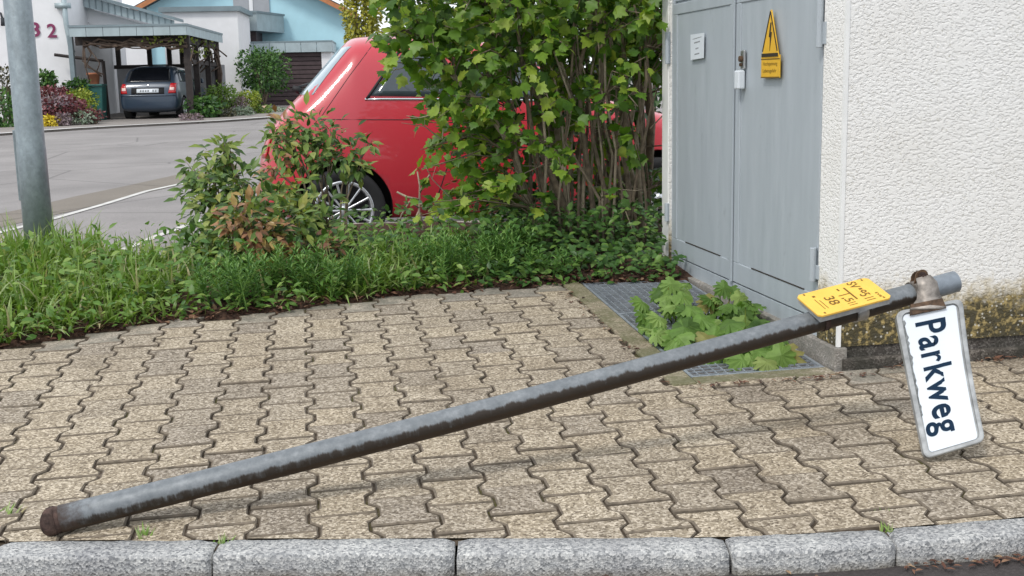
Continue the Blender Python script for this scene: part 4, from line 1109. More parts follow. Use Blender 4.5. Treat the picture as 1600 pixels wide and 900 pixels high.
# ------------------------------------------------------------------ cars
M_RED = simple('red_car_paint', (.50, .026, .042), .36, 0, .5, var=.03, vs=1, coat=.55)
M_BLUE = simple('dark_blue_car_paint', (.030, .048, .075), .3, .1, .4, var=.05, vs=1, coat=.35)
M_GLASS = simple('car_glass', (.05, .065, .075), .05, 0, .7, var=.1)
M_GLASSD = simple('car_glass_dark', (.008, .009, .012), .12, 0, .35, var=.1)
M_GLASSL = simple('car_glass_sky_reflection', (.36, .44, .48), .08, 0, .8, var=.08, vs=2)  # pale base colour stands in for the sky reflected in the rear window
M_RUBBER = simple('rubber', (.018, .018, .019), .8, var=.2)
M_DARK = simple('black_plastic', (.012, .012, .013), .6, var=.1)
M_ALLOY = simple('alloy', (.62, .64, .66), .3, .7, var=.05)
M_CHROME = simple('chrome', (.75, .76, .78), .15, 1, var=.02)
M_TAIL = simple('tail_light', (.45, .012, .015), .15, 0, .6, var=.15, vs=30)
M_TAILW = simple('tail_light_pale', (.75, .55, .50), .15, 0, .6, var=.1, vs=30)
def section(x, zb, zt, zl, wd, wr):
    hh = zt - zl; wb = wd * .955; lo = zl - zb
    return [(x, 0, zb), (x, wd * .80, zb), (x, wd * .955, zb + .10 * lo), (x, wd, zb + .36 * lo), (x, wd * .995, zb + .70 * lo), (x, wb, zl),
            (x, wb + (wr - wb) * .48, zl + hh * .52), (x, wr, zl + hh * .87), (x, wr * .62, zt - hh * .035), (x, 0, zt)]
def car_body(name, st, mt, arches, par, M):
    m = MB(); K = 10; n = 2 * K - 2
    for s in st:
        h = section(*s); ring = h + [(x, -y, z) for x, y, z in reversed(h[1:-1])]; m.v += ring
    for i in range(len(st) - 1):
        for k in range(n):
            k2 = (k + 1) % n; m.f.append((i * n + k, i * n + k2, (i + 1) * n + k2, (i + 1) * n + k))
    m.f += [tuple(range(n)), tuple(range((len(st) - 1) * n, len(st) * n))]
    o = m.build(name, mt, None, True)
    s = o.modifiers.new('s', 'SUBSURF'); s.levels = s.render_levels = 2
    o.data.materials.append(M_DARK)
    cut = []
    for (ax, az, ar, hw_) in arches:
        for sg in (-1, 1):
            c = MB(); c.tube([(ax, sg * (hw_ - .26), az), (ax, sg * (hw_ + .3), az)], ar, 40)
            co_ = c.build('cutter', M_DARK); cut.append(co_)
            co_.data.materials.clear(); co_.data.materials.append(mt); co_.data.materials.append(M_DARK)
            co_.data.polygons.foreach_set('material_index', [1] * len(co_.data.polygons))
            b = o.modifiers.new('b', 'BOOLEAN'); b.object = co_; b.operation = 'DIFFERENCE'; b.solver = 'EXACT'
    dg = bpy.context.evaluated_depsgraph_get(); dg.update()
    me = bpy.data.meshes.new_from_object(o.evaluated_get(dg))
    bv_ = BVHTree.FromPolygons([v.co.copy() for v in me.vertices], [tuple(p.vertices) for p in me.polygons])
    for c in cut: bpy.data.objects.remove(c)
    bpy.data.objects.remove(o)
    me.polygons.foreach_set('use_smooth', [True] * len(me.polygons))
    o = link(name, me, None); o.matrix_basis = M; adopt(o, par); o.matrix_basis = M
    return o, bv_
def proj_on(bv_, p, axis, off=.004):
    # shoot onto the body from outside along an axis: 's' right side, 'l' left side, 'r' rear, 'f' front, 't' top
    d = {'s': V((0, 1, 0)), 'l': V((0, -1, 0)), 'r': V((1, 0, 0)), 'f': V((-1, 0, 0)), 't': V((0, 0, -1))}[axis]
    o = {'s': V((p[0], -3, p[1])), 'l': V((p[0], 3, p[1])), 'r': V((-3, p[0], p[1])), 'f': V((8, p[0], p[1])), 't': V((p[0], p[1], 5))}[axis]
    h = bv_.ray_cast(o, d)
    return (h[0] - d * off) if h[0] else None
def patch(bv_, q, axis, name, mt, par, M, n=8, off=.004):
    m = MB(); ok = True
    for j in range(n + 1):
        for i in range(n + 1):
            s, t = i / n, j / n
            p = [(1 - t) * ((1 - s) * q[0][k] + s * q[1][k]) + t * ((1 - s) * q[3][k] + s * q[2][k]) for k in (0, 1)]
            h = proj_on(bv_, p, axis, off)
            m.v.append(tuple(h) if h else None)
    for j in range(n):
        for i in range(n):
            a = j * (n + 1) + i; f = (a, a + 1, a + n + 2, a + n + 1)
            if all(m.v[k] for k in f): m.f.append(f)
    m.v = [v or (0, 0, 0) for v in m.v]
    o = m.build(name, mt, None, True); o.matrix_basis = M; adopt(o, par); o.matrix_basis = M
    s = o.modifiers.new('t', 'SOLIDIFY'); s.thickness = .004; s.offset = 0
    return o
def seam(bv_, pts, axis, name, mt, par, M, r_=.004, off=.0):
    P = []
    for a, b_ in zip(pts, pts[1:]):
        for i in range(6): P.append((a[0] + (b_[0] - a[0]) * i / 6, a[1] + (b_[1] - a[1]) * i / 6))
    P.append(pts[-1]); H = [proj_on(bv_, p, axis, off) for p in P]; H = [h for h in H if h]
    o = MB().tube(H, r_, 5).build(name, mt, None, True); o.matrix_basis = M; adopt(o, par); o.matrix_basis = M; return o
def wheel(par, M, x, y, z, r_, rim_r, spokes, out):
    # out: -1 right side of the car, +1 left
    MM = M @ Matrix.Translation((x, y, z)) @ Matrix.Rotation(-out * math.pi / 2, 4, 'X')    # local z points outwards
    t = MB().lathe([(rim_r, -.10), (r_ * .96, -.10), (r_, -.075), (r_, .075), (r_ * .96, .098), (r_ * .86, .104), (rim_r + .006, .098), (rim_r, .08)], 40).build('tyre', M_RUBBER, None, True)
    w_ = bpy.data.objects.new('wheel', None); COL.objects.link(w_); w_.matrix_basis = MM; w_.empty_display_size = .1; adopt(w_, par); w_.matrix_basis = MM
    rm = MB().lathe([(rim_r + .004, .075), (rim_r + .005, .100), (rim_r - .010, .101), (rim_r - .018, .085), (rim_r - .026, .02), (rim_r - .02, -.05)], 40)
    for k in range(spokes):
        a = 2 * math.pi * k / spokes
        for da in ((-.10, .10) if spokes < 10 else (0,)):
            RM = Matrix.Rotation(a, 4, 'Z'); p0 = RM @ V((.028, da * .2, .085)); p1 = Matrix.Rotation(a + da * 1.3, 4, 'Z') @ V((rim_r - .012, 0, .088))
            rm.tube([p0, p0.lerp(p1, .5) + V((0, 0, -.004)), p1], [.0095, .0085, .0105], 5, False)
    rm.tube([(0, 0, .06), (0, 0, .100)], .036, 16)
    rm = rm.build('rim', M_ALLOY, None, True)
    dk = MB().lathe([(.0, .03), (rim_r - .02, .025)], 32).build('rim_shade_disc', M_DARK, None)  # black disc stands in for the shaded hollow behind the spokes
    for o in (t, rm, dk): o.matrix_basis = MM; adopt(o, w_); o.matrix_basis = MM
# red city car
W0 = onplane(541, 394, (0, 0, 1), (0, 0, -.005))
CE = D2; CN = D1
CO = W0 - CE * .58 + CN * .80
CM = Matrix(((CE.x, CN.x, 0, CO.x), (CE.y, CN.y, 0, CO.y), (0, 0, 1, CO.z), (0, 0, 0, 1)))
red = thing('red_car', CO, 'red small rounded hatchback parked behind the bushes', 'car'); red.rotation_euler = (0, 0, -BY)
FST = [(-.01, .32, .58, .50, .36, .22), (.035, .25, .76, .66, .56, .40), (.13, .22, .92, .83, .68, .52), (.27, .21, 1.05, .93, .745, .58), (.34, .205, 1.12, .95, .765, .59), (.50, .20, 1.29, .97, .79, .60), (.64, .19, 1.445, .975, .805, .60), (.70, .19, 1.505, .975, .81, .60), (.78, .19, 1.520, .975, .81, .60), (.95, .19, 1.525, .97, .813, .60), (1.3, .19, 1.525, .965, .815, .605), (1.65, .19, 1.495, .955, .815, .60), (1.95, .19, 1.39, .945, .813, .59), (2.25, .19, 1.20, .935, .81, .60), (2.5, .19, 1.035, .92, .805, .62), (2.8, .20, .955, .875, .79, .60), (3.1, .21, .89, .80, .75, .55), (3.33, .23, .78, .69, .66, .45), (3.49, .27, .66, .57, .50, .33), (3.55, .33, .56, .50, .34, .2)]
rb, rbv = car_body('body', FST, M_RED, [(.58, .30, .345, .80), (2.88, .30, .345, .78)], red, CM)
patch(rbv, [(.80, 1.085), (1.36, 1.065), (1.33, 1.385), (1.04, 1.375)], 's', 'side_window', M_GLASS, red, CM)
patch(rbv, [(1.42, 1.05), (2.30, 1.03), (2.02, 1.30), (1.44, 1.375)], 's', 'side_window', M_GLASS, red, CM)
patch(rbv, [(.80, 1.085), (1.36, 1.065), (1.33, 1.385), (1.04, 1.375)], 'l', 'side_window', M_GLASS, red, CM)
patch(rbv, [(1.42, 1.05), (2.30, 1.03), (2.02, 1.30), (1.44, 1.375)], 'l', 'side_window', M_GLASS, red, CM)
patch(rbv, [(-.65, 1.10), (.65, 1.10), (.53, 1.43), (-.53, 1.43)], 'r', 'rear_window', M_GLASSL, red, CM, 16)
patch(rbv, [(-.60, 1.08), (.60, 1.08), (.50, 1.40), (-.50, 1.40)], 'f', 'windscreen', M_GLASS, red, CM, 10)
seam(rbv, [(.76, 1.062), (1.4, 1.045), (2.35, 1.01)], 's', 'chrome_strip', M_CHROME, red, CM, .011)
seam(rbv, [(.77, 1.06), (1.02, 1.385), (1.35, 1.40)], 's', 'window_seal', M_DARK, red, CM, .012)
seam(rbv, [(.44, .93), (1.3, .905), (2.6, .865)], 's', 'crease_line', M_DARK, red, CM, .0035, -.001)
seam(rbv, [(.86, 1.46), (.66, 1.22), (.44, .93)], 's', 'panel_gap', M_DARK, red, CM, .003, -.001)
seam(rbv, [(1.38, 1.0), (1.36, .7), (1.26, .42), (1.2, .25)], 's', 'panel_gap', M_DARK, red, CM, .004, -.001)
seam(rbv, [(2.34, .98), (2.36, .7), (2.36, .3)], 's', 'panel_gap', M_DARK, red, CM, .004, -.001)
for sg in (-1, 1):
    patch(rbv, [(sg * .46, .66), (sg * .57, .66), (sg * .59, .84), (sg * .50, .84)], 'r', 'tail_light', M_TAIL, red, CM, 5, .008)
    patch(rbv, [(sg * .36, .66), (sg * .54, .66), (sg * .54, .80), (sg * .36, .80)], 'f', 'headlight', M_CHROME, red, CM, 5, .008)
    wheel(red, CM, .58, sg * .715, .295, .295, .205, 14, sg); wheel(red, CM, 2.88, sg * .715, .295, .295, .205, 14, sg)
h = proj_on(rbv, (0, 1.12), 'r', .02)
wi = MB(); wi.tube([h + V((.01, 0, 0)), h + V((-.055, 0, .03))], [.028, .022], 10); wi.tube([h + V((-.03, 0, .03)), proj_on(rbv, (.30, 1.18), 'r', .012)], .007, 6)
wi = wi.build('rear_wiper', M_DARK, None, True); wi.matrix_basis = CM; adopt(wi, red); wi.matrix_basis = CM
h = proj_on(rbv, (0, .86), 'r', .01)
b_ = MB().box(h.x - .012, h.x + .03, -.22, .22, .84, .875).build('hatch_handle', M_CHROME, None, bevel=.008); b_.matrix_basis = CM; adopt(b_, red); b_.matrix_basis = CM

# ------------------------------------------------------------------ far houses (own axes)
HX = V((.996, .09, 0)).normalized(); HY = V((-HX.y, HX.x, 0))
HM = Matrix(((HX.x, HY.x, 0, 0), (HX.y, HY.y, 0, 0), (0, 0, 1, 0), (0, 0, 0, 1)))
def hp(px_, py_, v): p = onplane(px_, py_, HY, HY * v); return p.dot(HX), p.z
def hw3(u, v, z): return HM @ V((u, v, z))
M_RENDER = simple('white_render', (.74, .74, .75), .85, var=.04, vs=3, bs=.2, bscale=30)
M_RENDERB = simple('pale_blue_render', (.42, .66, .74), .85, var=.04, vs=2, bs=.15, bscale=30)
M_ZINC = simple('zinc_sheet', (.36, .43, .45), .5, .25, var=.12, vs=3)
M_ZINCD = simple('zinc_edge', (.20, .25, .27), .5, .25, var=.12, vs=3)
M_TIMBER = simple('dark_timber', (.035, .028, .026), .8, var=.3, vs=10)
M_BROWN = simple('brown_boards', (.060, .040, .042), .6, var=.2, vs=5)
M_ORANGE = simple('orange_timber', (.42, .17, .07), .7, var=.15)
M_TILE = simple('dark_roof', (.045, .048, .055), .8, var=.2)
M_BLIND = simple('grey_blind', (.33, .34, .36), .7, var=.06)
M_PURPLE = simple('purple_numeral', (.20, .03, .09), .6, var=.1)
M_RENDERG = simple('grey_render', (.40, .40, .41), .9, var=.1, vs=2)  # plain grey render of the carport walls and garden ledge
gnd = lambda v: stz(v) + .05
def hbox(mb, u0, u1, v0, v1, z0, z1): return mb.box(u0, u1, v0, v1, z0, z1, HM)
# house number 32
VH = 34.5
u1, _ = hp(106, 60, VH); zt_, _z = 5.2, 0
house = thing('white_house', hw3(u1 - 3, VH, gnd(VH)), 'white rendered house numbered 32 behind the lamp post', 'house')
m = MB(); hbox(m, u1 - 6, u1, VH, VH + 7, gnd(VH) - .3, 4.6); m.build('wall', M_RENDER, house)
m = MB(); hbox(m, u1 - 6.2, u1 + .2, VH - .3, VH + 7.2, 4.6, 4.75); m.build('roof', M_ZINC, house)
ud, zd = hp(99, 10, VH - .12)
dp = MB(); dp.tube([hw3(ud, VH - .1, 4.6), hw3(ud + .03, VH - .1, 3.0), hw3(ud + .1, VH - .1, 2.35), hw3(ud + .15, VH - .1, 2.2)], .07, 10); hbox(dp, ud - .22, ud + .18, VH - .18, VH - .01, 3.42, 3.56); dp.build('downpipe', M_ZINC, house, True)
un, zn = hp(67, 47, VH - .03)
NM = Matrix(((HX.x, 0, -HY.x, hw3(un, VH - .02, zn).x), (HX.y, 0, -HY.y, hw3(un, VH - .02, zn).y), (0, 1, 0, zn), (0, 0, 0, 1)))
text_obj('3', M_PURPLE, house, NM @ Matrix.Translation((-.21, .02, 0)), .26, .40, 'house_number', .02, .01); text_obj('2', M_PURPLE, house, NM @ Matrix.Translation((.24, -.02, 0)), .26, .38, 'house_number', .02, .01)
ul, zl = hp(4, 28, VH - .1); m = MB(); m.tube([hw3(ul - .12, VH, zl + .15), hw3(ul - .02, VH - .15, zl + .12), hw3(ul + .02, VH - .18, zl - .05)], .03, 8); m.tube([hw3(ul + .02, VH - .18, zl + .0), hw3(ul + .03, VH - .18, zl - .22)], [.05, .07], 10); m.build('wall_lamp', M_TILE, house, True)
# gable with sloping zinc fascia right of the house
VG = 36.5
a0, b0 = hp(104, -14, VG), hp(272, 32, VG); a1, b1_ = hp(104, 4, VG), hp(272, 46, VG)
an = thing('house_annex', hw3(a0[0] + 1, VG, gnd(VG)), 'white annex with sloping standing-seam zinc eaves above the carport', 'building')
m = MB(); m.prism([(a1[0], hp(200, 41, VG)[1]), (b1_[0] - .05, hp(200, 41, VG)[1]), (b1_[0] - .05, b1_[1] - .1), (a1[0], a1[1])], 0, 1.2, HM @ Matrix.Translation((0, VG + .35, 0)) @ Matrix(((1, 0, 0, 0), (0, 0, 1, 0), (0, 1, 0, 0), (0, 0, 0, 1))))
m.build('wall', M_RENDER, an)
FH = Matrix(((1, 0, 0, 0), (0, 0, 1, 0), (0, 1, 0, 0), (0, 0, 0, 1)))
fz = MB().prism([a1, b1_, b0, a0], 0, .06, HM @ Matrix.Translation((0, VG, 0)) @ FH).build('eaves_fascia', M_ZINC, an)
m = MB(); m.prism([(a0[0], a0[1]), (b0[0] + .05, b0[1]), (b0[0] + .05, b0[1] + .09), (a0[0], a0[1] + .09)], -.15, 1.3, HM @ Matrix.Translation((0, VG, 0)) @ FH); m.build('roof', M_ZINCD, an)
for i in range(17):
    t = (i + .5) / 17; u = a0[0] + (b0[0] - a0[0]) * t; zt0 = a0[1] + (b0[1] - a0[1]) * t; zb0 = a1[1] + (b1_[1] - a1[1]) * t
    s_ = MB(); hbox(s_, u - .012, u + .012, VG - .03, VG - .001, zb0 + .01, zt0 - .01); s_.build('seam', M_ZINCD, fz)
m = MB(); wq = [hp(110, 27, VG + .3), hp(110, 36, VG + .3), hp(140, 36, VG + .3)]; m.prism([wq[0], wq[1], wq[2]], 0, .03, HM @ Matrix.Translation((0, VG + .31, 0)) @ FH); m.build('gable_window', M_GLASS, an)
# carport
VC = 33.0; VCB = 39.5
cL, cR = hp(107, 38, VC), hp(291, 38, VC); zT, zB = (cL[1] + cR[1]) / 2, hp(200, 56, VC)[1]
cp = thing('carport', hw3((cL[0] + cR[0]) / 2, VC, gnd(VC)), 'dark timber carport with pale zinc fascia around a parked dark car', 'carport')
uL, uR = cL[0], cR[0]
m = MB(); hbox(m, uL, uR - .01, VC + .02, VCB, zT - .12, zT - .06); m.build('roof', M_ZINCD, cp)
m = MB(); hbox(m, uL - .02, uR + .02, VC - .04, VC + .02, zT - .06, zT); hbox(m, uR - .04, uR + .02, VC + .02, VCB, zT - .06, zT); m.build('roof_edge', M_ZINCD, cp)
n = 7
for i in range(n):
    s_ = MB(); hbox(s_, uL + (uR - uL) * i / n + .006, uL + (uR - uL) * (i + 1) / n - .006, VC - .02, VC + .01, zB, zT - .065); s_.build('fascia_panel', M_ZINC, cp)
for i in range(8):
    s_ = MB(); v0, v1 = VC + .02 + (VCB - VC) * i / 8 + .006, VC + .02 + (VCB - VC) * (i + 1) / 8 - .006; hbox(s_, uR - .02, uR, v0, v1, zB, zT - .065); s_.build('fascia_panel', M_ZINC, cp)
zb_ = gnd(VC)
for (pxx, v, wd_) in ((293, VC + .3, .17), (112, VC + .3, .12)):
    u = hp(pxx, 100, v)[0]; s_ = MB(); hbox(s_, u - wd_ / 2, u + wd_ / 2, v, v + .16, zb_ - .1, zB + .05); s_.build('post', M_TIMBER if pxx > 200 else M_ZINCD, cp)
for v in (VC + 2.3, VC + 4.4, VCB - .2):
    s_ = MB(); hbox(s_, uR - .28, uR - .12, v, v + .15, zb_ - .1, zB + .05); s_.build('post', M_TIMBER, cp)
m = MB(); hbox(m, uL + .05, uR - .1, VC + .32, VC + .42, zB - .22, zB + .04); hbox(m, uR - .26, uR - .14, VC + .45, VCB, zB - .2, zB + .04); m.build('beam', M_TIMBER, cp)
m = MB(); hbox(m, uR - .24, uR - .16, VC + .46, VCB, zB - .75, zB - .62); m.build('rail', M_TIMBER, cp)
# back wall of the carport with dark framed openings
vb = VCB
z0w, z1w = hp(230, 101, vb)[1], hp(230, 67, vb)[1]
m = MB(); hbox(m, hp(180, 80, vb)[0], uR, vb, vb + .12, gnd(vb) - .1, z0w - .05); m.build('back_wall', M_RENDERG, cp)
us = [hp(px_, 84, vb)[0] for px_ in (184, 233, 264, 284)]
fwn = MB(); hbox(fwn, us[0] - .15, us[3] + .15, vb - .02, vb + .1, z1w, z1w + .15); hbox(fwn, us[0] - .15, us[3] + .15, vb - .02, vb + .1, z0w - .12, z0w)
for u in us: hbox(fwn, u - .07, u + .07, vb - .019, vb + .099, z0w, z1w)
fwn.build('window_frame', M_TIMBER, cp)
m = MB(); hbox(m, us[0] - .32, us[0] - .2, VC + 1.6, VCB, gnd(VC) - .1, zB); m.build('side_wall', M_RENDERG, cp)
s_ = MB(); ur = hp(163, 120, VC + 1.2)[0]; s_.tube([hw3(ur - 1.3, VC + 1.2, 2.15), hw3(ur, VC + 1.2, 1.95)], .05, 6); s_.tube([hw3(ur, VC + 1.2, 1.95), hw3(ur + .03, VC + 1.2, gnd(VC))], .05, 6); s_.build('handrail', M_TIMBER, cp)
# vine on the carport beam
vn = thing('climbing_vine', hw3(uR - .3, VC + .1, zb_), 'bare brown climbing vine twisting along the carport beam', 'vine')
m = MB(); M_VINE = simple('vine_bark', (.085, .06, .045), .9, var=.4, vs=6)
for k in range(9):
    pts = []; pz = R.uniform(-.25, .0)
    for i in range(14): pts.append(hw3(uL + .3 + (uR - uL - .35) * i / 13, VC + .2 + R.uniform(-.08, .08), zB - .12 + pz + R.uniform(-.07, .07)))
    m.tube(pts[(k * 2) % 6: 14 - (k % 4)], R.uniform(.018, .04), 5)
for k in range(16):
    v = VC + .3 + R.random() * 6; p = hw3(uR - .15 + R.uniform(-.1, .12), v, zB - R.uniform(.05, .5)); m.tube([p, p + V((R.uniform(-.2, .2), R.uniform(-.3, .3), R.uniform(-.4, .1))), p + V((R.uniform(-.3, .3), R.uniform(-.5, .5), R.uniform(-.7, 0)))], .025, 5)
for k in range(5): m.tube([hw3(uL + .3, VC + .2, zB - .1), hw3(uL + .4 + R.uniform(-.2, .3), VC + .15, zB - R.uniform(.3, .8)), hw3(uL + .5 + R.uniform(-.2, .4), VC + .15, zB - R.uniform(.7, 1.2))], .02, 5)
for k in range(3): m.tube([hw3(uR - .2, VCB - .3, zB), hw3(uR - .1 + R.uniform(-.1, .1), VCB - .4, 1.6), hw3(uR - .2, VCB - .3, .6)], .05, 6)
stuff(m.build('vine_stems', M_VINE, vn, True))
Ms = [lmat(tuple(hw3(uR - .25 + R.uniform(-.25, .25), VC + .2 + R.random() * 5, zB - R.uniform(0, .5))), rv(1), rv(1), R.uniform(.08, .16)) for k in range(160)] + [lmat(tuple(hw3(uR - R.uniform(0, 1.2), VC + .1, zB - R.uniform(-.1, .2))), rv(1), rv(1), R.uniform(.06, .12)) for k in range(60)]
stuff(scatter('foliage', T_OVAL, Ms, M_YGREEN, vn))
# white block right of the carport
VB = 41
m_u0, m_u1 = hp(255, 40, VB)[0], hp(373, 60, VB)[0]; zt_ = hp(320, 18, VB)[1]
wb_ = thing('white_block', hw3((m_u0 + m_u1) / 2, VB, gnd(VB)), 'plain white rendered side building right of the carport', 'building')
m = MB(); hbox(m, m_u0, m_u1, VB, VB + 3.2, gnd(VB) - .3, zt_); m.build('wall', M_RENDER, wb_)
m = MB(); hbox(m, m_u0 - .1, m_u1 + .12, VB - .12, VB + 3.3, zt_, zt_ + .16); m.build('roof_edge', M_ZINCD, wb_)
# blue house
VU = 47
u0, u1 = hp(228, 0, VU)[0], hp(549, 40, VU)[0]
bh = thing('blue_house', hw3((u0 + u1) / 2, VU, gnd(VU)), 'pale blue rendered house with orange timber verge above the garage', 'house')
ze = hp(549, 24, VU)[1]; ridge_u = hp(372, 0, VU)[0]; slope = (hp(500, 0, VU)[1] - ze) / (u1 - hp(500, 0, VU)[0])
zr = ze + slope * (u1 - ridge_u)
m = MB(); m.prism([(u0, gnd(VU) - .3), (u1, gnd(VU) - .3), (u1, ze), (ridge_u, zr), (u0, zr - slope * (ridge_u - u0))], 0, 9, HM @ Matrix.Translation((0, VU, 0)) @ FH); m.build('wall', M_RENDERB, bh)
m = MB(); hbox(m, hp(150, 60, VU)[0], u0 - .01, VU - .3, VU + .5, gnd(VU) - .3, 3.3); m.build('side_wing', M_RENDER, bh)
ur2 = u1 + .25; zr2 = ze - slope * .25
for (ua, za, ub, zb2) in ((ridge_u, zr, ur2, zr2), (u0 - .5, zr - slope * (ridge_u - u0 + .5), ridge_u, zr)):
    m = MB().prism([(ua, za - .02), (ub, zb2 - .02), (ub, zb2 + .2), (ua, za + .2)], -.55, 9.4, HM @ Matrix.Translation((0, VU, 0)) @ FH); m.build('roof', M_TILE, bh)
    m = MB().prism([(ua, za - .04), (ub, zb2 - .04), (ub, zb2 + .15), (ua, za + .15)], -.62, -.552, HM @ Matrix.Translation((0, VU, 0)) @ FH); m.build('verge_board', M_ORANGE, bh)
for a, b_ in ((365, 389), (396, 421)):
    ua, ub = hp(a, 10, VU)[0], hp(b_, 10, VU)[0]; s_ = MB(); hbox(s_, ua, ub, VU - .06, VU - .005, hp(400, 30, VU)[1], hp(400, -30, VU)[1]); s_.build('window_blind', M_BLIND, bh)
s_ = MB(); hbox(s_, hp(389.5, 10, VU)[0], hp(395.5, 10, VU)[0], VU - .08, VU - .004, hp(400, 30, VU)[1], hp(400, -30, VU)[1]); s_.build('window_frame', M_RENDER, bh)
VQ = 44.5
q0, q1, zq1, zq0 = hp(371, 30, VQ)[0], hp(401, 30, VQ)[0], hp(390, 20, VQ)[1], hp(390, 48, VQ)[1]
bal = MB(); bal.prism([(q0 - .6, VQ), (q1, VQ), (q1 + .75, VQ + 2.4), (q0 - .6, VQ + 2.4)], zq0, zq1, HM); bal.build('balcony', M_ZINC, bh)
bal = MB(); bal.prism([(q0 - .65, VQ - .05), (q1 + .03, VQ - .05), (q1 + .8, VQ + 2.4), (q0 - .65, VQ + 2.4)], zq1, zq1 + .07, HM); bal.build('balcony_rail', M_ZINCD, bh)
bal = MB(); hbox(bal, q0 - .5, q1 - .1, VQ + .4, VQ + 2.4, zq0 - .45, zq0 - .002); bal.build('balcony_beam', M_BROWN, bh)
# garage
VR = 44
r0, r1, zr1, zr0 = hp(371, 70, VR)[0], hp(519, 70, VR)[0], hp(440, 64, VR)[1], hp(440, 82, VR)[1]
ga = thing('garage', hw3((r0 + r1) / 2, VR, gnd(VR)), 'garage with brown horizontal board door and zinc fascia before the blue house', 'garage')
m = MB(); hbox(m, r1 - .42, r1 - .06, VR + .15, VR + 2.8, gnd(VR) - .2, zr0); hbox(m, r0, r0 + .1, VR + .15, VR + 2.8, gnd(VR) - .2, zr0); hbox(m, r0 + .1, r1 - .42, VR + 2.6, VR + 2.8, gnd(VR) - .2, zr0); m.build('wall', M_RENDER, ga)
m = MB(); hbox(m, r0, r1, VR + .05, VR + 2.9, zr1 - .06, zr1); m.build('roof', M_ZINCD, ga)
for i in range(6):
    s_ = MB(); hbox(s_, r0 + (r1 - r0) * i / 6 + .008, r0 + (r1 - r0) * (i + 1) / 6 - .008, VR, VR + .04, zr0, zr1 - .07); s_.build('fascia_panel', M_ZINC, ga)
s_ = MB(); hbox(s_, r1 - .04, r1, VR + .05, VR + 2.85, zr0, zr1 - .07); s_.build('fascia_panel', M_ZINC, ga)
gd_ = MB(); hbox(gd_, r0 + .1, r1 - .42, VR + .24, VR + .3, gnd(VR) - .1, zr0); gd_ = gd_.build('garage_door', M_TIMBER, ga)
nb_ = 12
for i in range(nb_):
    zz0 = gnd(VR) + (zr0 - gnd(VR)) * i / nb_; s_ = MB(); hbox(s_, r0 + .11, r1 - .43, VR + .20, VR + .238, zz0 + .008, zz0 + (zr0 - gnd(VR)) / nb_ - .02); s_.build('board', M_BROWN, gd_, bevel=.006)
# dark hatchback in the carport
SKO = hw3((hp(187, 187, 33.4)[0] + hp(280, 187, 33.4)[0]) / 2, 33.4, 0); SKO.z = stz(33.4) + .02
ang_ = math.radians(90 + 1.5)
SM2 = Matrix.Translation(SKO) @ Matrix.Rotation(ang_, 4, 'Z')
sk = thing('dark_car', SKO, 'dark blue-grey hatchback parked nose-in under the carport', 'car'); sk.rotation_euler = (0, 0, ang_)
SST_ = [(-.01, .34, .62, .52, .55, .4), (.03, .27, .80, .66, .72, .6), (.10, .23, .98, .88, .79, .66), (.22, .21, 1.10, .95, .81, .64), (.38, .2, 1.33, .96, .82, .63), (.52, .2, 1.455, .96, .82, .63), (.8, .2, 1.492, .955, .822, .63), (1.4, .2, 1.50, .95, .822, .635), (2.0, .2, 1.47, .945, .82, .63), (2.35, .2, 1.36, .94, .82, .62), (2.75, .2, 1.12, .93, .815, .63), (3.0, .2, 1.0, .92, .81, .64), (3.4, .21, .94, .84, .80, .62), (3.75, .23, .84, .74, .74, .55), (3.93, .27, .70, .6, .62, .45), (4.0, .33, .58, .5, .5, .35)]
sb2, sbv = car_body('body', SST_, M_BLUE, [(.72, .30, .35, .81), (3.18, .30, .35, .80)], sk, SM2)
patch(sbv, [(-.62, 1.03), (.62, 1.03), (.52, 1.42), (-.52, 1.42)], 'r', 'rear_window', M_GLASSD, sk, SM2, 10)
for ax in 'sl': patch(sbv, [(.55, 1.03), (2.65, 1.03), (2.1, 1.39), (.7, 1.40)], ax, 'side_window', M_GLASS, sk, SM2, 8)
for sg in (-1, 1):
    patch(sbv, [(sg * .56, .72), (sg * .755, .72), (sg * .765, .99), (sg * .62, .99)], 'r', 'tail_light', M_TAIL, sk, SM2, 6, .012)
    patch(sbv, [(sg * .60, .80), (sg * .72, .80), (sg * .72, .88), (sg * .60, .88)], 'r', 'tail_light_lens', M_TAILW, sk, SM2, 4, .020)
    wheel(sk, SM2, .72, sg * .72, .30, .30, .2, 7, sg); wheel(sk, SM2, 3.18, sg * .72, .30, .30, .2, 7, sg)
    mm = MB().box(2.35, 2.45, sg * .83 - .02 if sg > 0 else -1.0, 1.0 if sg > 0 else -.83 + .02, .98, 1.12).build('mirror', M_BLUE, None, bevel=.03); mm.matrix_basis = SM2; adopt(mm, sk); mm.matrix_basis = SM2
patch(sbv, [(-.30, .74), (.30, .74), (.30, .85), (-.30, .85)], 'r', 'number_plate', M_WHITE, sk, SM2, 3, .012)
patch(sbv, [(-.45, .70), (.45, .70), (.45, .88), (-.45, .88)], 'r', 'plate_recess', M_DARK, sk, SM2, 3, .004)
patch(sbv, [(-.03, .925), (.03, .925), (.03, .975), (-.03, .975)], 'r', 'badge', M_CHROME, sk, SM2, 3, .012)
seam(sbv, [(-.74, .66), (0, .665), (.74, .66)], 'r', 'bumper_edge', M_BLUE, sk, SM2, .03, -.01)
for i in range(7):
    if i == 2: continue
    patch(sbv, [(-.24 + i * .068, .77), (-.20 + i * .068, .77), (-.20 + i * .068, .82), (-.24 + i * .068, .82)], 'r', 'plate_mark', M_GREYPRINT, sk, SM2, 1, .018)
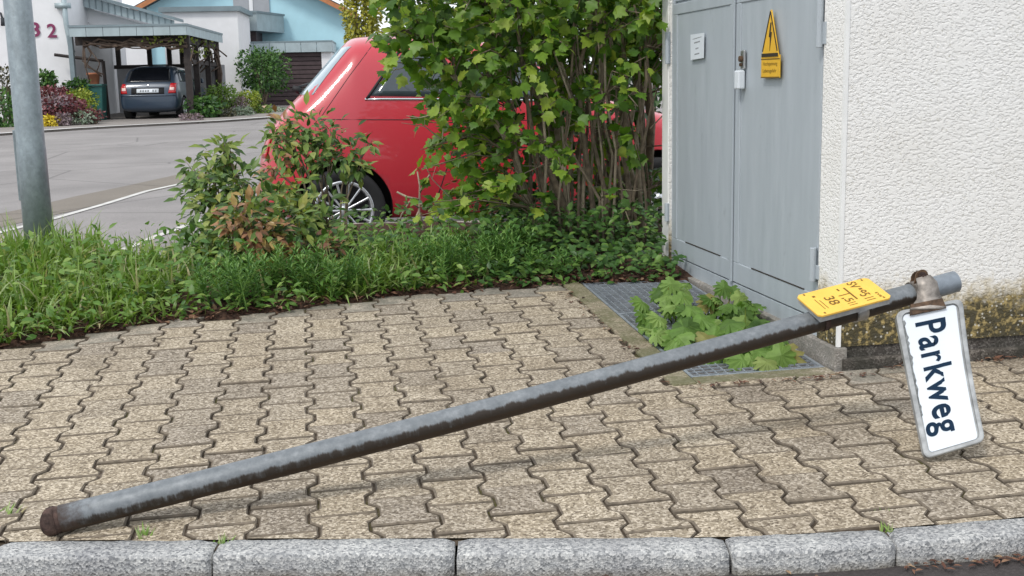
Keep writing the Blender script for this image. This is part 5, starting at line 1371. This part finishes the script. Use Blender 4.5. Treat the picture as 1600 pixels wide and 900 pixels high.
# bin and flower pot
M_BIN = simple('green_bin', (.02, .10, .09), .5, var=.1); M_POT = simple('terracotta', (.42, .17, .09), .8, var=.15)
ub, vb2 = hp(150, 170, VC + .6)[0], VC + .6; zg = gnd(VC)
bn = thing('wheelie_bin', hw3(ub, vb2, zg), 'dark green wheelie bin beside the carport entrance', 'bin')
m = MB(); m.prism([(ub - .22, 0), (ub + .22, 0), (ub + .27, .92), (ub - .27, .92)], vb2 - .25, vb2 + .25, HM @ Matrix(((1, 0, 0, 0), (0, 0, 1, 0), (0, 1, 0, zg), (0, 0, 0, 1)))); m.build('bin_body', M_BIN, bn, bevel=.02)
m = MB(); hbox(m, ub - .29, ub + .29, vb2 - .3, vb2 + .28, zg + .925, zg + .98); m.build('lid', M_BIN, bn, bevel=.015)
upp = hp(142, 120, VC + 1.0)[0]
m = MB().lathe([(.0, 0), (.13, 0), (.17, .26), (.19, .26), (.19, .32), (.15, .32), (.14, .26), (0, .26)], 18, Matrix.Translation(hw3(upp, VC + 1.3, zg + .98)))
pt_ = m.build('flower_pot', M_POT, None, True); tag(pt_, 'terracotta flower pot standing behind the green bin', 'flower pot')
pst = MB(); hbox(pst, upp - .25, upp + .25, VC + 1.05, VC + 1.55, zg - .05, zg + .978); tag(pst.build('garden_ledge', M_RENDERG), 'low rendered ledge behind the green bin carrying the flower pot', 'wall')

# garden plants along the far pavement
def garden(name, px_, py_, v, rx, rz, mt, label, n=500, ls=.10, T=T_OVAL, ry=None, cat='shrub', stem=True, sh=1.0, zc=None):
    u, z = hp(px_, py_, v); c = hw3(u, v, z); ry = ry or rx
    t = thing(name, V((c.x, c.y, gnd(v))), label, cat); Ms = []
    ph = [R.uniform(0, 6.28) for _ in range(6)]
    n = int(n * 1.8)
    for k in range(n):
        d = rv(1)
        if d.length < .05: continue
        d.normalize(); az = math.atan2(d.y, d.x)
        lump = 1 + .14 * math.sin(3 * az + ph[0]) * math.cos(2.5 * d.z + ph[1]) + .10 * math.sin(5 * az + ph[2] + 3 * d.z)
        r_ = (R.random() ** .35) * lump
        p = c + V((d.x * rx * r_, d.y * ry * r_, d.z * rz * r_))
        if p.z < gnd(v) - .05: p.z = gnd(v) + R.random() * .1
        Ms.append(lmat(p, (d + rv(.8) + V((0, 0, -.2))), d + rv(.5) + V((0, -.2, .5)), ls * R.uniform(.6, 1.3)))
    if stem:
        m = MB()
        for k in range(5): m.tube([V((c.x + R.uniform(-.1, .1) * sh, c.y, gnd(v) - .05)), c + V((R.uniform(-.5, .5) * rx, R.uniform(-.4, .4) * ry, R.uniform(-.2, .4) * rz))], [.03, .012], 5)
        m.build('stems', M_BARK, t, True)
    stuff(scatter('foliage', T, Ms, mt, t)); return t
def lm2(name, a, b_, c): return leafmat(name, [(0, a), (.5, b_), (1, c)], trans=.2)
ML_G = lm2('garden_green', (.02, .06, .015), (.05, .13, .025), (.10, .2, .04)); ML_Y = lm2('garden_lime', (.13, .20, .02), (.24, .31, .03), (.36, .38, .06))
ML_R = lm2('garden_red', (.07, .015, .022), (.16, .04, .05), (.24, .09, .09)); ML_M = lm2('garden_mauve', (.13, .09, .11), (.22, .16, .18), (.28, .22, .24)); ML_S = lm2('garden_silver', (.13, .18, .14), (.22, .28, .2), (.3, .35, .27)); ML_F = lm2('yellow_flower', (.45, .33, .02), (.65, .5, .03), (.75, .62, .08)); ML_D = lm2('garden_dark', (.025, .03, .015), (.06, .06, .03), (.10, .09, .04)); ML_L = lm2('garden_mid', (.07, .14, .02), (.12, .21, .03), (.2, .28, .05))
ML_C = lm2('conifer_gold', (.16, .17, .02), (.30, .29, .03), (.42, .38, .05)); ML_T = lm2('tree_dark', (.015, .04, .012), (.03, .08, .02), (.06, .13, .03))
VP = 31.5
garden('garden_shrub', 5, 180, 30.8, .75, .65, ML_G, 'rounded green shrub at the far left edge behind the street', 800)
garden('garden_shrub', 8, 135, 32.5, .8, .55, ML_D, 'brownish dark shrub against the white house at far left', 600)
garden('garden_shrub', 73, 125, 33, .24, .24, ML_G, 'small dark green shrub just right of the lamp post', 300)
garden('garden_shrub', 78, 150, 31.8, .5, .25, ML_R, 'dark red maple cushion below the house number', 500)
garden('garden_shrub', 92, 168, 31.0, .75, .26, ML_R, 'low spreading red shrub at the pavement right of the lamp post', 800)
garden('garden_shrub', 88, 160, 30.8, .45, .14, ML_M, 'mauve flowering cushion on the red shrubs', 300, .08)
garden('garden_shrub', 98, 187, 30.3, .2, .16, ML_M, 'small mauve cushion beside the yellow flowers', 200, .07)
garden('yellow_flowers', 78, 189, 30.2, .20, .14, ML_F, 'bright yellow flowers at the kerb right of the lamp post', 220, .07, cat='flowers')
garden('garden_shrub', 126, 158, 32.2, .42, .32, ML_Y, 'lime yellow rounded shrub left of the green bin', 600, .08)
garden('garden_shrub', 122, 137, 33.4, .35, .22, ML_G, 'dark green shrub at the corner of the white house', 400)
garden('garden_shrub', 130, 183, 30.8, .4, .15, ML_S, 'grey-green cushion in front of the lime shrub', 300, .07)
garden('garden_shrub', 143, 180, 30.9, .3, .14, ML_R, 'small red-brown cushion in front of the green bin', 260, .07)
garden('garden_shrub', 345, 152, 35.0, .50, .38, ML_L, 'round clipped green shrub right of the dark car', 900, .075)
garden('garden_shrub', 318, 168, 33.6, .46, .30, ML_G, 'large-leaved green plant in front of the round shrub', 260, .16)
garden('garden_shrub', 388, 157, 36.0, .38, .30, ML_Y, 'lime green shrub beside the garage drive', 600, .08)
garden('garden_shrub', 372, 163, 35.0, .3, .22, ML_M, 'pinkish low shrub between round shrub and lime shrub', 250, .08)
garden('garden_shrub', 378, 174, 34.6, .35, .14, ML_S, 'silvery cushion at the kerb below the lime shrub', 260, .07)
garden('garden_shrub', 410, 171, 36, .3, .15, ML_L, 'small green cushion before the garage door', 220, .07)
garden('garden_shrub', 432, 174, 37, .45, .13, ML_S, 'low grey-green edging plants before the garage', 260, .07)
garden('garden_shrub', 297, 184, 32.0, .32, .10, ML_M, 'grey stone-coloured cushion plant right of the dark car wheel', 200, .07)
garden('garden_shrub', 352, 178, 33.8, .3, .14, ML_D, 'dark cushion plant left of the silvery cushion', 220, .07)
garden('topiary_tree', 411, 110, 40.5, .86, .76, ML_G, 'round-crowned small tree with bare trunk in front of the brown garage door', 1500, .11, cat='tree', sh=.6)
garden('golden_conifer', 566, 20, 24, .42, 1.6, ML_C, 'golden yellow conifer beside the blue house', 2600, .085, cat='tree')
garden('background_tree', 620, -50, 30, 1.2, 1.25, ML_T, 'dark green tree showing through gaps in the tall shrub', 1500, .14, cat='tree')
# hedge and neighbour garden behind the red car
hg = thing('hedge', V((1.2, 15, stz(15))), 'clipped dark green hedge behind the red car at the cabinet edge', 'hedge'); Ms = []
for k in range(5200):
    p = V((R.uniform(-.6, 5.5), R.uniform(14.2, 15.2), R.uniform(.1, 2.0) + .15 * math.sin(k))); Ms.append(lmat(p, rv(1), V((0, -.7, .6)) + rv(.6), R.uniform(.07, .14)))
m = MB()
for k in range(14): x = -.4 + k * .45; m.tube([V((x, 14.8, .05)), V((x + R.uniform(-.1, .1), 14.8, 1.8))], [.03, .012], 5)
m.build('stems', M_BARK, hg); stuff(scatter('foliage', T_OVAL, Ms, ML_T, hg))
